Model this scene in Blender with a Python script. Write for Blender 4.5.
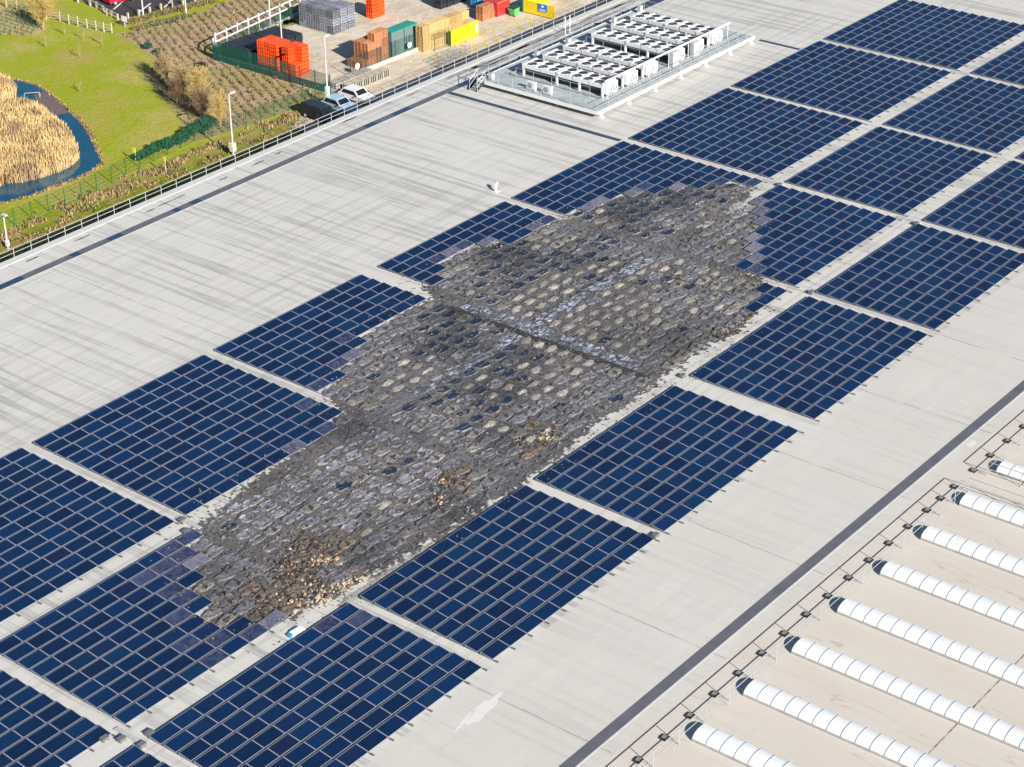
import bpy, bmesh, math, random
from mathutils import Vector, Matrix, noise
R = random.Random(7)
S = bpy.context.scene
for o in list(bpy.data.objects):
    bpy.data.objects.remove(o)
COL = S.collection

# ------------------------------------------------------------------ camera, sky, sun, exposure
cam = bpy.data.cameras.new("camera"); cam_o = bpy.data.objects.new("camera", cam); COL.objects.link(cam_o)
cam.sensor_width = 36; cam.lens = 73.0145; cam.clip_start = 1; cam.clip_end = 3000
yaw, pit, rol = 0.6788, 0.4988, -0.0111
d = Vector((math.cos(yaw)*math.cos(pit), math.sin(yaw)*math.cos(pit), -math.sin(pit)))
r0 = Vector((math.sin(yaw), -math.cos(yaw), 0)); u0 = r0.cross(d)
rr = math.cos(rol)*r0 + math.sin(rol)*u0; uu = -math.sin(rol)*r0 + math.cos(rol)*u0
M = Matrix((rr, uu, -d)).transposed().to_4x4(); M.translation = (-77.4452, -105.9304, 73.5365)
cam_o.matrix_world = M
S.camera = cam_o

EL = 26.4
SUNDIR = Vector((-0.304, -0.953, 0)).normalized()*math.cos(math.radians(EL)) + Vector((0, 0, math.sin(math.radians(EL))))
w = bpy.data.worlds.new("World"); S.world = w; w.use_nodes = True
nt = w.node_tree; nt.nodes.clear()
sky = nt.nodes.new("ShaderNodeTexSky"); sky.sky_type = 'NISHITA'; sky.sun_disc = False
sky.sun_elevation = math.radians(EL); sky.sun_rotation = math.radians(197.7); sky.air_density = 1.0; sky.dust_density = 0.6; sky.ozone_density = 4.0
bg = nt.nodes.new("ShaderNodeBackground"); bg.inputs[1].default_value = 0.052
wo = nt.nodes.new("ShaderNodeOutputWorld")
nt.links.new(sky.outputs[0], bg.inputs[0]); nt.links.new(bg.outputs[0], wo.inputs[0])
sl = bpy.data.lights.new("sun", 'SUN'); sl.energy = 5.0; sl.angle = math.radians(0.53); sl.color = (1, 0.945, 0.865)
sun = bpy.data.objects.new("sun", sl); COL.objects.link(sun); sun.location = (0, 0, 150)
sun.rotation_euler = SUNDIR.to_track_quat('Z', 'Y').to_euler()
S.view_settings.view_transform = 'Standard'; S.view_settings.look = 'None'; S.view_settings.gamma = 1
S.view_settings.exposure = 0.78
S.view_settings.use_curve_mapping = False

# ------------------------------------------------------------------ helpers (world x = u along the arrays, y = -v across them)
G = -12.0                       # ground level; roof deck is z = 0
class MB:
    def __init__(s): s.v = []; s.f = []; s.m = []
    def poly(s, pts, m=0):
        n = len(s.v); s.v += [(p[0], -p[1], p[2]) for p in pts]; s.f.append(tuple(range(n, n+len(pts)))); s.m.append(m); return s
    def hexa(s, p, m=0):        # p: 8 points, bottom ring then top ring
        n = len(s.v); s.v += [(q[0], -q[1], q[2]) for q in p]
        for f in ((0,1,2,3),(7,6,5,4),(0,4,5,1),(1,5,6,2),(2,6,7,3),(3,7,4,0)):
            s.f.append(tuple(n+i for i in f)); s.m.append(m)
        return s
    def box(s, ua, ub, va, vb, za, zb, m=0):
        return s.hexa([(ua,va,za),(ub,va,za),(ub,vb,za),(ua,vb,za),(ua,va,zb),(ub,va,zb),(ub,vb,zb),(ua,vb,zb)], m)
    def cbox(s, u, v, z0, du, dv, dz, m=0, a=0.0):
        c, t = math.cos(a), math.sin(a); q = []
        for z in (z0, z0+dz):
            for x, y in ((-1,-1),(1,-1),(1,1),(-1,1)):
                x *= du/2; y *= dv/2; q.append((u+x*c-y*t, v+x*t+y*c, z))
        return s.hexa(q, m)
    def tube(s, p, q, r, n=6, m=0, r2=None):
        r2 = r if r2 is None else r2
        a = Vector((p[0], -p[1], p[2])); b = Vector((q[0], -q[1], q[2])); t = (b-a)
        if t.length < 1e-6: return s
        t.normalize(); e = t.orthogonal().normalized(); g = t.cross(e); k = len(s.v)
        for c, rad in ((a, r), (b, r2)):
            for i in range(n):
                w_ = 2*math.pi*i/n; s.v.append(tuple(c+e*math.cos(w_)*rad+g*math.sin(w_)*rad))
        for i in range(n):
            s.f.append((k+i, k+(i+1) % n, k+n+(i+1) % n, k+n+i)); s.m.append(m)
        s.f.append(tuple(k+i for i in range(n))[::-1]); s.m.append(m)
        s.f.append(tuple(k+n+i for i in range(n))); s.m.append(m)
        return s
    def path(s, pts, r, n=6, m=0):
        for a, b in zip(pts, pts[1:]): s.tube(a, b, r, n, m)
        return s
    def disc(s, u, v, z, ra, n=16, m=0):
        return s.poly([(u+ra*math.cos(2*math.pi*i/n), v+ra*math.sin(2*math.pi*i/n), z) for i in range(n)], m)
    def mesh(s, name, mats, smooth=False, origin=(0, 0, 0)):
        me = bpy.data.meshes.new(name); ox, oy, oz = origin[0], -origin[1], origin[2]
        me.from_pydata([(x-ox, y-oy, z-oz) for x, y, z in s.v], [], s.f)
        for m in (mats if isinstance(mats, (list, tuple)) else [mats]): me.materials.append(m)
        me.polygons.foreach_set("material_index", s.m)
        if smooth: me.polygons.foreach_set("use_smooth", [True]*len(s.f))
        me.update(); return me
    def build(s, name, mats, parent=None, loc=None, smooth=False):
        if loc is None and parent is not None: org = parent.get('_o', (0, 0, 0)); 
        else: org = loc or (0, 0, 0)
        o = bpy.data.objects.new(name, s.mesh(name, mats, smooth, org)); COL.objects.link(o)
        if parent is not None:
            o.parent = parent
            if '_o' in parent.keys(): o['_o'] = tuple(parent['_o'])
        else:
            o.location = (org[0], -org[1], org[2])
            o['_o'] = tuple(float(x) for x in org)
        return o
def tag(o, label=None, cat=None, group=None, kind=None):
    if label: o['label'] = label
    if cat: o['category'] = cat
    if group: o['group'] = group
    if kind: o['kind'] = kind
    return o
def empty(name, loc, label, cat, group=None):
    o = bpy.data.objects.new(name, None); COL.objects.link(o); o.empty_display_size = .3
    o.location = (loc[0], -loc[1], loc[2]); o['_o'] = tuple(float(x) for x in loc)
    return tag(o, label, cat, group)
def inst(name, me, parent=None, loc=(0, 0, 0), rz=0.0):
    o = bpy.data.objects.new(name, me); COL.objects.link(o); o.location = (loc[0], -loc[1], loc[2]); o.rotation_euler.z = rz
    if parent is not None: o.parent = parent
    return o
def struct(o): o['kind'] = 'structure'; return o
def inside(p, poly):
    x, y = p; c = False; j = len(poly)-1
    for i in range(len(poly)):
        xi, yi = poly[i]; xj, yj = poly[j]
        if (yi > y) != (yj > y) and x < (xj-xi)*(y-yi)/(yj-yi)+xi: c = not c
        j = i
    return c
def edge_dist(p, poly):
    best = 1e9; x, y = p
    for (a, b), (c, e) in zip(poly, poly[1:]+poly[:1]):
        dx, dy = c-a, e-b; t = max(0, min(1, ((x-a)*dx+(y-b)*dy)/(dx*dx+dy*dy+1e-9)))
        best = min(best, math.hypot(x-a-t*dx, y-b-t*dy))
    return best
def nz(x, y, z=0.0): return noise.noise(Vector((x, y, z)))

# ------------------------------------------------------------------ materials
class NT:
    def __init__(s, name):
        s.mat = bpy.data.materials.new(name); s.mat.use_nodes = True; s.t = s.mat.node_tree; s.b = s.t.nodes["Principled BSDF"]
    def n(s, kind, **k):
        x = s.t.nodes.new(kind)
        for a, b in k.items(): setattr(x, a, b)
        return x
    def l(s, a, b): s.t.links.new(a, b)
    def coord(s, sc=(1, 1, 1), rot=0, kind="Object"):
        tc = s.n("ShaderNodeTexCoord"); mp = s.n("ShaderNodeMapping"); mp.inputs["Scale"].default_value = sc; mp.inputs["Rotation"].default_value = (0, 0, rot)
        s.l(tc.outputs[kind], mp.inputs[0]); return mp.outputs[0]
    def noise(s, vec, scale, detail=4, rough=.55):
        x = s.n("ShaderNodeTexNoise"); x.inputs["Scale"].default_value = scale; x.inputs["Detail"].default_value = detail; x.inputs["Roughness"].default_value = rough
        if vec is not None: s.l(vec, x.inputs["Vector"])
        return x.outputs["Fac"]
    def ramp(s, fac, stops, interp='LINEAR'):
        x = s.n("ShaderNodeValToRGB"); x.color_ramp.interpolation = interp; e = x.color_ramp.elements
        while len(e) < len(stops): e.new(0.5)
        for q, (p, c) in zip(e, stops):
            q.position = p; q.color = (c, c, c, 1) if isinstance(c, (int, float)) else (*c, 1)
        s.l(fac, x.inputs[0]); return x.outputs[0]
    def mix(s, fac, a, b, blend='MIX'):
        x = s.n("ShaderNodeMix", data_type='RGBA', blend_type=blend)
        for i, val in ((0, fac), (6, a), (7, b)):
            if hasattr(val, 'is_linked') or hasattr(val, 'links'): s.l(val, x.inputs[i])
            elif i == 0: x.inputs[0].default_value = val
            else: x.inputs[i].default_value = (*val, 1)
        return x.outputs[2]
    def math(s, op, a, b=None):
        x = s.n("ShaderNodeMath", operation=op)
        for i, val in ((0, a), (1, b)):
            if val is None: continue
            if isinstance(val, (int, float)): x.inputs[i].default_value = val
            else: s.l(val, x.inputs[i])
        return x.outputs[0]
    def bump(s, h, strength=.3, dist=.1):
        x = s.n("ShaderNodeBump"); x.inputs["Strength"].default_value = strength; x.inputs["Distance"].default_value = dist
        s.l(h, x.inputs["Height"]); s.l(x.outputs[0], s.b.inputs["Normal"])
    def color(s, c):
        if isinstance(c, tuple): s.b.inputs["Base Color"].default_value = (*c, 1)
        else: s.l(c, s.b.inputs["Base Color"])
    def set(s, **k):
        for a, b in k.items(): s.b.inputs[a.replace('_', ' ')].default_value = b
        return s
def simple(name, c, rough=.6, metal=0.0, var=.12, scale=3.0, rnd=0.0, spec=.5):
    m = NT(name); v = m.coord(); f = m.noise(v, scale, 5)
    col = m.mix(m.ramp(f, [(.3, 0.0), (.7, 1.0)]), tuple(x*(1-var) for x in c), tuple(min(1, x*(1+var)) for x in c))
    if rnd:
        oi = m.n("ShaderNodeObjectInfo"); hs = m.n("ShaderNodeHueSaturation"); m.l(col, hs.inputs["Color"])
        mr = m.n("ShaderNodeMapRange"); mr.inputs[3].default_value = 1-rnd; mr.inputs[4].default_value = 1+rnd; m.l(oi.outputs["Random"], mr.inputs[0]); m.l(mr.outputs[0], hs.inputs["Value"]); col = hs.outputs[0]
    m.color(col); m.set(Roughness=rough, Metallic=metal); m.b.inputs["Specular IOR Level"].default_value = spec
    return m.mat

def roof_material(name, base, warm, streak, seam_u=11.3, seam_v=1.55, lap=.55, along=.45):
    m = NT(name); p = m.coord(); sx = m.n("ShaderNodeSeparateXYZ"); m.l(p, sx.inputs[0])
    mott = m.noise(p, .12, 6, .6); c = m.mix(m.ramp(mott, [(.3, 0.0), (.7, 1.0)]), base, warm)
    pl = m.noise(m.coord((.09, .65, 1)), 1.0, 2, .4)                    # sheet to sheet shade differences
    c = m.mix(m.ramp(pl, [(.40, 0.0), (.44, .55), (.6, .55), (.64, 0.0)]), c, tuple(x*.93 for x in base))
    # lap seams along and across the sheets, broken up with dirt
    dirt = m.noise(m.coord((.35, .35, 1)), 1.0, 5, .65)
    fv = m.math('FRACT', m.math('DIVIDE', sx.outputs[1], seam_v)); lv = m.math('LESS_THAN', fv, .055)
    wob = m.math('ADD', sx.outputs[0], m.math('MULTIPLY', m.noise(p, .5, 2), .25))
    fu = m.math('FRACT', m.math('DIVIDE', m.math('ADD', wob, 42.6), seam_u)); lu = m.math('LESS_THAN', fu, .012)
    seam = m.math('MULTIPLY', m.math('MAXIMUM', m.math('MULTIPLY', lv, lap/.55), lu), m.ramp(dirt, [(.40, 0.0), (.66, 1.0)]))
    c = m.mix(m.math('MULTIPLY', seam, .55), c, tuple(x*.45 for x in base))
    c = m.mix(m.math('MULTIPLY', lu, m.ramp(dirt, [(.35, .15), (.6, .5)])), c, tuple(x*.5 for x in base))
    # drag marks and ponding streaks along u and across
    zone = m.ramp(m.noise(p, .05, 3, .5), [(.38, 0.0), (.6, 1.0)])
    s1 = m.noise(m.coord((.016, 1.5, 1)), 1.0, 5, .62); s2 = m.noise(m.coord((1.2, .026, 1), .05), 1.0, 4, .60)
    t1 = m.ramp(s1, [(.52, 0.0), (.57, .9), (.61, .25), (.72, .8)]); t2 = m.ramp(s2, [(.52, 0.0), (.58, 1.0), (.62, .3), (.75, .9)])
    c = m.mix(m.math('MULTIPLY', m.math('MULTIPLY', t1, zone), streak*along), c, tuple(x*.5 for x in base))
    c = m.mix(m.math('MULTIPLY', m.math('MULTIPLY', t2, m.ramp(mott, [(.35, .25), (.6, 1.0)])), streak*.5), c, (base[0]*.54, base[1]*.55, base[2]*.57))
    spots = m.noise(p, 2.3, 3, .5); c = m.mix(m.ramp(spots, [(.73, 0.0), (.78, .5)]), c, (.2, .18, .16))
    fine = m.noise(p, 9, 4, .7); c = m.mix(m.ramp(fine, [(.25, .09), (.6, 0.0)]), c, (.2, .2, .2))
    m.color(c); m.set(Roughness=.62); m.bump(m.noise(p, 1.4, 5, .6), .25, .05); return m.mat

MT = {}
MT['roof'] = roof_material("roof membrane", (.605, .59, .555), (.565, .545, .50), 1.9, along=.34)
MT['roof_front'] = roof_material("front roof membrane", (.60, .575, .53), (.55, .52, .47), .45, lap=.12, along=.12)
def skyl_roof():
    m = NT("rooflight bay membrane"); p = m.coord(); sx = m.n("ShaderNodeSeparateXYZ"); m.l(p, sx.inputs[0])
    c = m.mix(m.ramp(m.noise(m.coord((.35, .16, 1)), 1.0, 4, .5), [(.3, 0.0), (.7, 1.0)]), (.59, .54, .48), (.555, .50, .44))
    s = m.noise(m.coord((1.6, .05, 1)), 1.0, 6, .6); c = m.mix(m.ramp(s, [(.58, 0.0), (.66, .16), (.7, .05), (.78, .18)]), c, (.42, .34, .25))
    ring = m.noise(m.coord((.5, .09, 1)), 1.0, 3, .5); c = m.mix(m.ramp(ring, [(.60, 0.0), (.610, .5), (.618, 0.0)]), c, (.36, .25, .13))
    # one brown-stained joint across the bays
    dj = m.math('ABSOLUTE', m.math('ADD', sx.outputs[1], 46.35)); j = m.math('LESS_THAN', m.math('SUBTRACT', dj, m.math('MULTIPLY', m.noise(p, 2.5, 3), .05)), .030)
    c = m.mix(m.math('MULTIPLY', j, m.ramp(m.noise(p, 1.2, 4, .7), [(.35, .2), (.6, 1.0)])), c, (.16, .10, .055))
    c = m.mix(m.ramp(m.noise(p, 3.1, 2, .5), [(.75, 0.0), (.79, .7)]), c, (.15, .12, .1))
    m.color(c); m.set(Roughness=.7); m.bump(m.noise(p, 1.5, 4), .2, .05); return m.mat
MT['roof_bay'] = skyl_roof()
MT['gutter'] = simple("gutter liner", (.115, .12, .14), .5, var=.15, scale=.8)
MT['edge_white'] = simple("white membrane edge", (.53, .53, .515), .6, var=.06)
MT['puddle'] = simple("standing water", (.03, .055, .10), .06, var=.1)
MT['wall'] = simple("cladding", (.5, .5, .5), .5)
MT['galv'] = simple("galvanised steel", (.52, .54, .555), .45, .5, .1)
MT['deck'] = simple("deck grating", (.42, .475, .475), .6, .15, .16, 1.1)
MT['white_steel'] = simple("white steel", (.68, .69, .69), .45, 0, .05)
MT['fan_dark'] = simple("fan opening", (.035, .036, .042), .6)
MT['fan_mid'] = simple("fan guard", (.30, .31, .33), .5, .2)
MT['coil'] = simple("coil fins", (.05, .055, .07), .5)
MT['cab_grey'] = simple("grey cabinet", (.42, .43, .43), .5)
MT['box_dark'] = simple('dark grey box', (.14, .145, .15), .6)
MT['rubber'] = simple("rubber", (.035, .034, .033), .8)
MT['conc_block'] = simple("ballast block", (.22, .21, .19), .9, var=.25, scale=8)
MT['alu'] = simple("anodised frame", (.37, .385, .46), .4, .35, .06)
MT['rail'] = simple("mounting rail", (.20, .20, .20), .5, .4)

def panel_mat(name, dark, light, haze, rough):
    m = NT(name); p = m.coord(); sx = m.n("ShaderNodeSeparateXYZ"); m.l(p, sx.inputs[0])
    oi = m.n("ShaderNodeObjectInfo"); r = oi.outputs["Random"]
    c = m.mix(r, dark, light)
    r2 = m.math('FRACT', m.math('MULTIPLY', r, 17.3)); c = m.mix(m.ramp(r2, [(.86, 0.0), (1.0, .45)]), c, (.009, .012, .045))
    r3 = m.math('FRACT', m.math('MULTIPLY', r, 41.7)); c = m.mix(m.ramp(r3, [(.88, 0.0), (1.0, .4)]), c, (.003, .036, .075))
    fx = m.math('FRACT', m.math('DIVIDE', sx.outputs[0], .1605)); fy = m.math('FRACT', m.math('DIVIDE', sx.outputs[1], .1535))
    g = m.math('MAXIMUM', m.math('LESS_THAN', fx, .05), m.math('LESS_THAN', fy, .09))
    c = m.mix(m.math('MULTIPLY', g, .28), c, (.08, .11, .22))
    ad = m.n("ShaderNodeVectorMath", operation='ADD'); m.l(p, ad.inputs[0]); m.l(oi.outputs["Location"], ad.inputs[1])
    du = m.noise(ad.outputs[0], 3.2, 6, .75)
    c = m.mix(m.math('MULTIPLY', m.ramp(du, [(.4, 0.0), (.75, 1.0)]), haze), c, (.27, .26, .34))
    m.color(c); m.set(Roughness=rough); m.b.inputs["Specular IOR Level"].default_value = .22; return m.mat
MT['pv'] = panel_mat("blue solar glass", (.0007, .0105, .040), (.0012, .0195, .072), .02, .10)
MT['pv_dull'] = panel_mat("heat dulled solar glass", (.05, .052, .085), (.12, .115, .15), .8, .5)

CHAR = [(29.5,14.2,4.2),(26,20.4,4.2),(31,19,3),(58.5,9,4.5),(63,11.3,3.5),(45,7.5,4),(33.5,11.5,3),(21,25.5,3),(12,28.6,3),(40,27.3,3.5),(3.5,28,2.5),(15.5,16,3.5),(48,10.8,3)]
def charred(m, pos, c, amt=.72):
    f = None; nn = m.noise(pos, .9, 4, .6)
    for u, v, r_ in CHAR:
        vd = m.n("ShaderNodeVectorMath", operation='DISTANCE'); m.l(pos, vd.inputs[0]); vd.inputs[1].default_value = (u, -v, 0)
        g = m.n("ShaderNodeMapRange"); g.interpolation_type = 'SMOOTHSTEP'; g.inputs[1].default_value = r_*.25; g.inputs[2].default_value = r_*1.05; g.inputs[3].default_value = 1; g.inputs[4].default_value = 0
        m.l(m.math('ADD', vd.outputs["Value"], m.math('MULTIPLY', m.math('SUBTRACT', nn, .5), 3.0)), g.inputs[0]); f = g.outputs[0] if f is None else m.math('MAXIMUM', f, g.outputs[0])
    return m.mix(m.math('MULTIPLY', f, amt), c, (.030, .030, .036))
def burnt(name, a, b, c3, scale=5.0, rough=.85, rnd=.18):
    m = NT(name); p = m.coord(); oi = m.n("ShaderNodeObjectInfo"); ad = m.n("ShaderNodeVectorMath", operation='ADD'); m.l(p, ad.inputs[0]); m.l(oi.outputs["Location"], ad.inputs[1]); q = ad.outputs[0]
    c = m.ramp(m.noise(q, scale, 6, .7), [(.3, a), (.5, b), (.72, c3)])
    hs = m.n("ShaderNodeHueSaturation"); m.l(c, hs.inputs["Color"]); mr = m.n("ShaderNodeMapRange"); mr.inputs[3].default_value = 1-rnd; mr.inputs[4].default_value = 1+rnd
    m.l(oi.outputs["Random"], mr.inputs[0]); m.l(mr.outputs[0], hs.inputs["Value"])
    big = m.ramp(m.noise(oi.outputs["Location"], .11, 3, .55), [(.36, .75), (.64, 1.15)]); cc = m.mix(1.0, hs.outputs[0], big, 'MULTIPLY'); m.color(charred(m, q, cc, .55) if name in ("grey ash crust", "tan ash", "mixed ash") else cc)
    m.set(Roughness=rough); m.bump(m.noise(q, scale*2.5, 5, .7), .6, .06); return m.mat
MT['b_grey'] = burnt("grey ash crust", (.058, .058, .066), (.132, .132, .152), (.24, .238, .262))
MT['b_tan'] = burnt("tan ash", (.11, .095, .085), (.20, .18, .16), (.33, .295, .25))
MT['b_cream'] = burnt("cream ash crust", (.14, .128, .117), (.25, .23, .205), (.40, .365, .32), 4, .85, .35)
MT['b_lav'] = burnt("clouded glass", (.15, .15, .18), (.24, .24, .285), (.36, .36, .41), 2.5, .45)
MT['b_navy'] = burnt("blackened blue glass", (.008, .014, .028), (.014, .026, .055), (.035, .045, .07), 3, .45)
MT['b_black'] = burnt("soot", (.015, .015, .016), (.03, .03, .03), (.07, .065, .06), 6)
MT['b_rust'] = burnt("scorched insulation", (.075, .06, .05), (.155, .115, .088), (.25, .185, .135), 4)
MT['b_peach'] = burnt("exposed foam", (.42, .29, .19), (.60, .44, .30), (.72, .60, .46), 5)
def ash_mat():
    m = NT("ash and char"); p = m.coord()
    f = m.noise(p, 2.2, 8, .72); c = m.ramp(f, [(.30, (.026, .026, .030)), (.45, (.098, .097, .108)), (.56, (.165, .163, .176)), (.72, (.33, .318, .315))])
    br = m.ramp(m.noise(p, .16, 4, .6), [(.48, 0.0), (.68, .5)]); c = m.mix(br, c, (.17, .125, .095), 'MIX')
    c = m.mix(.55, c, m.ramp(m.noise(p, 7, 5, .8), [(.34, (.035, .034, .036)), (.5, (.125, .12, .124)), (.70, (.30, .285, .275))]))
    big = m.ramp(m.noise(p, .11, 3, .55), [(.36, .7), (.64, 1.1)]); c = charred(m, p, m.mix(1.0, c, big, 'MULTIPLY'), .7)
    m.color(c); m.set(Roughness=.9); m.bump(m.noise(p, 6, 6, .75), .8, .12); return m.mat
MT['ash'] = ash_mat()
def foil():
    m = NT("melted silver membrane"); p = m.coord(); vo = m.n("ShaderNodeTexVoronoi", feature='DISTANCE_TO_EDGE'); vo.inputs["Scale"].default_value = 1.5
    mp = m.coord((.5, 1.1, 1)); ad = m.n("ShaderNodeVectorMath", operation='ADD'); nn = m.n("ShaderNodeTexNoise"); nn.inputs["Scale"].default_value = 2; m.l(mp, ad.inputs[0]); m.l(nn.outputs["Color"], ad.inputs[1]); m.l(ad.outputs[0], vo.inputs["Vector"])
    c = m.mix(m.ramp(m.noise(p, 1.2, 6, .7), [(.35, 0.0), (.62, 1.0)]), (.18, .19, .225), (.54, .59, .69))
    c = m.mix(m.ramp(vo.outputs["Distance"], [(.03, 1.0), (.12, 0.0)]), c, (.045, .045, .055))
    c = m.mix(m.ramp(m.noise(p, .5, 5, .7), [(.46, 0.0), (.60, .85)]), c, (.085, .083, .09))
    m.color(c); m.set(Roughness=.5, Metallic=.1); m.bump(m.noise(p, 3, 5), .7, .1); return m.mat
MT['foil'] = foil()
MT['scorch'] = burnt("scorched pale membrane", (.16, .15, .14), (.36, .34, .32), (.56, .54, .50), .9)

def ground_mat(name, cols, scale, fine=3.0, rough=.9, dark=(.05, .05, .02)):
    m = NT(name); p = m.coord()
    a = m.ramp(m.noise(p, scale, 6, .6), [(.32+.36*i/(len(cols)-1), c) for i, c in enumerate(cols)])
    c = m.mix(m.ramp(m.noise(p, fine, 6, .7), [(.3, .55), (.6, 0.0)]), a, dark)
    m.color(c); m.set(Roughness=rough); m.b.inputs["Specular IOR Level"].default_value = .2; m.bump(m.noise(p, fine*1.6, 5, .7), .6, .25); return m.mat
MT['lawn'] = ground_mat("grass", [(.42, .32, .12), (.37, .335, .06), (.295, .35, .010), (.42, .37, .10), (.34, .355, .025)], .06, 1.6, dark=(.25, .25, .035))
MT['verge'] = ground_mat("rough verge", [(.20, .26, .012), (.27, .29, .02), (.36, .27, .10), (.27, .30, .02)], .22, 1.6, dark=(.11, .11, .02))
MT['bed'] = ground_mat("mulched planting bed", [(.40, .28, .17), (.48, .34, .22), (.36, .31, .11), (.50, .37, .23)], .13, 1.8, dark=(.24, .16, .10))
MT['bank'] = ground_mat("muddy bank", [(.17, .10, .06), (.26, .17, .09), (.30, .22, .10)], .5, 2)
MT['mud'] = ground_mat("mud flat", [(.14, .105, .10), (.19, .15, .135), (.16, .12, .11)], .6, 2, dark=(.10, .075, .07))
MT['yard'] = ground_mat("yard concrete", [(.50, .41, .30), (.60, .52, .41), (.64, .57, .46), (.42, .35, .26)], .10, .8, .8, dark=(.40, .32, .23))
MT['asphalt'] = ground_mat("asphalt", [(.045, .042, .05), (.07, .066, .075), (.055, .05, .06)], .3, 3)
MT['water'] = simple("pond water", (.006, .075, .13), .05, var=.25, scale=.3)
MT['yellow_paint'] = simple("yellow road paint", (.72, .52, .03), .7, var=.2)
MT['white_paint'] = simple("white road paint", (.7, .7, .7), .7, var=.15)
MT['green_steel'] = simple("green fence steel", (.012, .13, .055), .5, .1, .1)
MT['teal_steel'] = simple("dark green fence steel", (.008, .085, .06), .5, .1, .1)
MT['wood'] = simple("weathered timber", (.46, .40, .30), .85, var=.2, scale=5)
MT['lamp'] = simple("lamp post paint", (.62, .64, .64), .45, .1, .06)
MT['cream'] = simple("cream cabinet", (.80, .76, .52), .5)
MT['orange'] = simple("orange plastic", (.80, .085, .012), .5, var=.1, rnd=.2)
MT['orange_in'] = simple('orange crate inside', (.22, .018, .006), .7)
MT['orange2'] = simple("faded orange plastic", (.62, .14, .055), .6, var=.15, rnd=.15)
MT['black_plastic'] = simple("black plastic", (.02, .024, .034), .45, var=.3, rnd=.2)
MT['grey_plastic'] = simple("grey plastic", (.19, .20, .235), .55, var=.3, rnd=.35)
MT['red'] = simple("red paint", (.55, .035, .03), .35)
MT['tan_wood'] = simple("pallet timber", (.55, .36, .15), .8, var=.2, scale=4, rnd=.28)
MT['red_wood'] = simple("reddish timber", (.42, .17, .08), .8, var=.2, scale=4, rnd=.28)
MT['grey_wood'] = simple("greyed timber", (.30, .27, .24), .85, var=.25, scale=4, rnd=.12)
MT['slat_pale'] = simple("pale slats", (.38, .34, .285), .85, var=.2, scale=6)
MT['dark_gap'] = simple('dark box inside', (.05, .045, .04), .9)
MT['slate_green'] = simple("grey green sheeting", (.13, .19, .18), .6, var=.1)
MT['teal_lid'] = simple("teal lid", (.03, .27, .21), .5)
MT['yellow'] = simple("yellow panel", (.82, .58, .01), .45, var=.06)
MT['blue'] = simple("blue sign", (.02, .16, .55), .4)
MT['sky_blue'] = simple("blue plastic", (.03, .30, .55), .5, rnd=.15)
MT['bin_green'] = simple("green bin plastic", (.10, .42, .14), .5)
MT['white'] = simple("white paint", (.80, .80, .80), .35, var=.03)
MT['car_white'] = simple("white car paint", (.80, .80, .80), .25, var=.02)
MT['car_silver'] = simple("pale blue car paint", (.42, .55, .70), .25, .1, .02)
MT['car_dark'] = simple("dark car paint", (.02, .025, .035), .25, .1, .05)
MT['car_red'] = simple("red car paint", (.58, .015, .05), .25, 0, .04)
MT['glass'] = simple("dark window glass", (.015, .018, .022), .08)
MT['tyre'] = simple("tyre", (.02, .02, .02), .8)
MT['glazing'] = simple("white rooflight glazing", (.74, .75, .745), .45, var=.05, scale=.9)
MT['bar'] = simple("glazing bar", (.30, .39, .48), .4, .2)
MT['upstand'] = simple("rooflight kerb", (.36, .36, .35), .7)
MT['reed'] = simple("dry reed", (.56, .40, .19), .8, var=.4, scale=.35)
MT['reed_dark'] = simple("brown reed", (.38, .26, .15), .8, var=.4, scale=.5)
MT['twig'] = simple("bare twigs", (.34, .24, .12), .9, var=.25, scale=1)
MT['twig_gold'] = simple("golden twigs", (.42, .30, .09), .9, var=.25, scale=1)
MT['twig_dark'] = simple("brown twigs", (.16, .10, .06), .9, var=.3, scale=1)
MT['bark'] = simple("pale bark", (.36, .28, .20), .9)
MT['evergreen'] = simple("dark evergreen leaves", (.012, .07, .035), .8, var=.4, scale=2)
MT['leaf'] = simple("hedge whip leaves", (.10, .12, .03), .8, var=.4, scale=.4)
MT['straw'] = simple("straw grass", (.42, .30, .13), .9, var=.3, scale=.5)
MT['tube_green'] = simple("tree guard tube", (.05, .11, .06), .7, rnd=.3)
MT['sign_yellow'] = simple("yellow marker", (.85, .75, .08), .5)

# ------------------------------------------------------------------ ground, yard, pond
def sheet(name, pts, z, mat):
    o = MB().poly([(p[0], p[1], z) for p in pts], 0).build(name, mat); return struct(o)
big = MB()
big.poly([(-900, 900, G), (900, 900, G), (900, -900, G), (-900, -900, G)])
struct(big.build("lawn", MT['lawn']))
sheet("verge", [(-30, -44), (83, -44), (84.2, -51.6), (80, -52.6), (67, -53.6), (55, -53.6), (40, -52.6), (-30, -52.6)], G+.008, MT['verge'])
BED = [(85.84,-89.37),(84.94,-84.35),(82.44,-78.05),(80.3,-76.2),(78.2,-75.56),(76.06,-71.68),(73.14,-66.34),(70.91,-61.49),(68.2,-58.36),(66,-55.6),(69.61,-54.21),(77.07,-53.6),(84.26,-53.2),(86.5,-53.0),(86.6,-58.29),(86.9,-63.82),(86.8,-68.76),(86.59,-71.96),(87.33,-73.93),(89.15,-75.11),(93.84,-74.99),(103.25,-73.89),(112.11,-76.79),(120.52,-78.25),(140,-100),(107.3,-86.67),(103.26,-87.21),(96.39,-86.94),(90.22,-87.36),(87.38,-87.95)]
sheet("planting_bed", BED, G+.012, MT['bed'])
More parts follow.
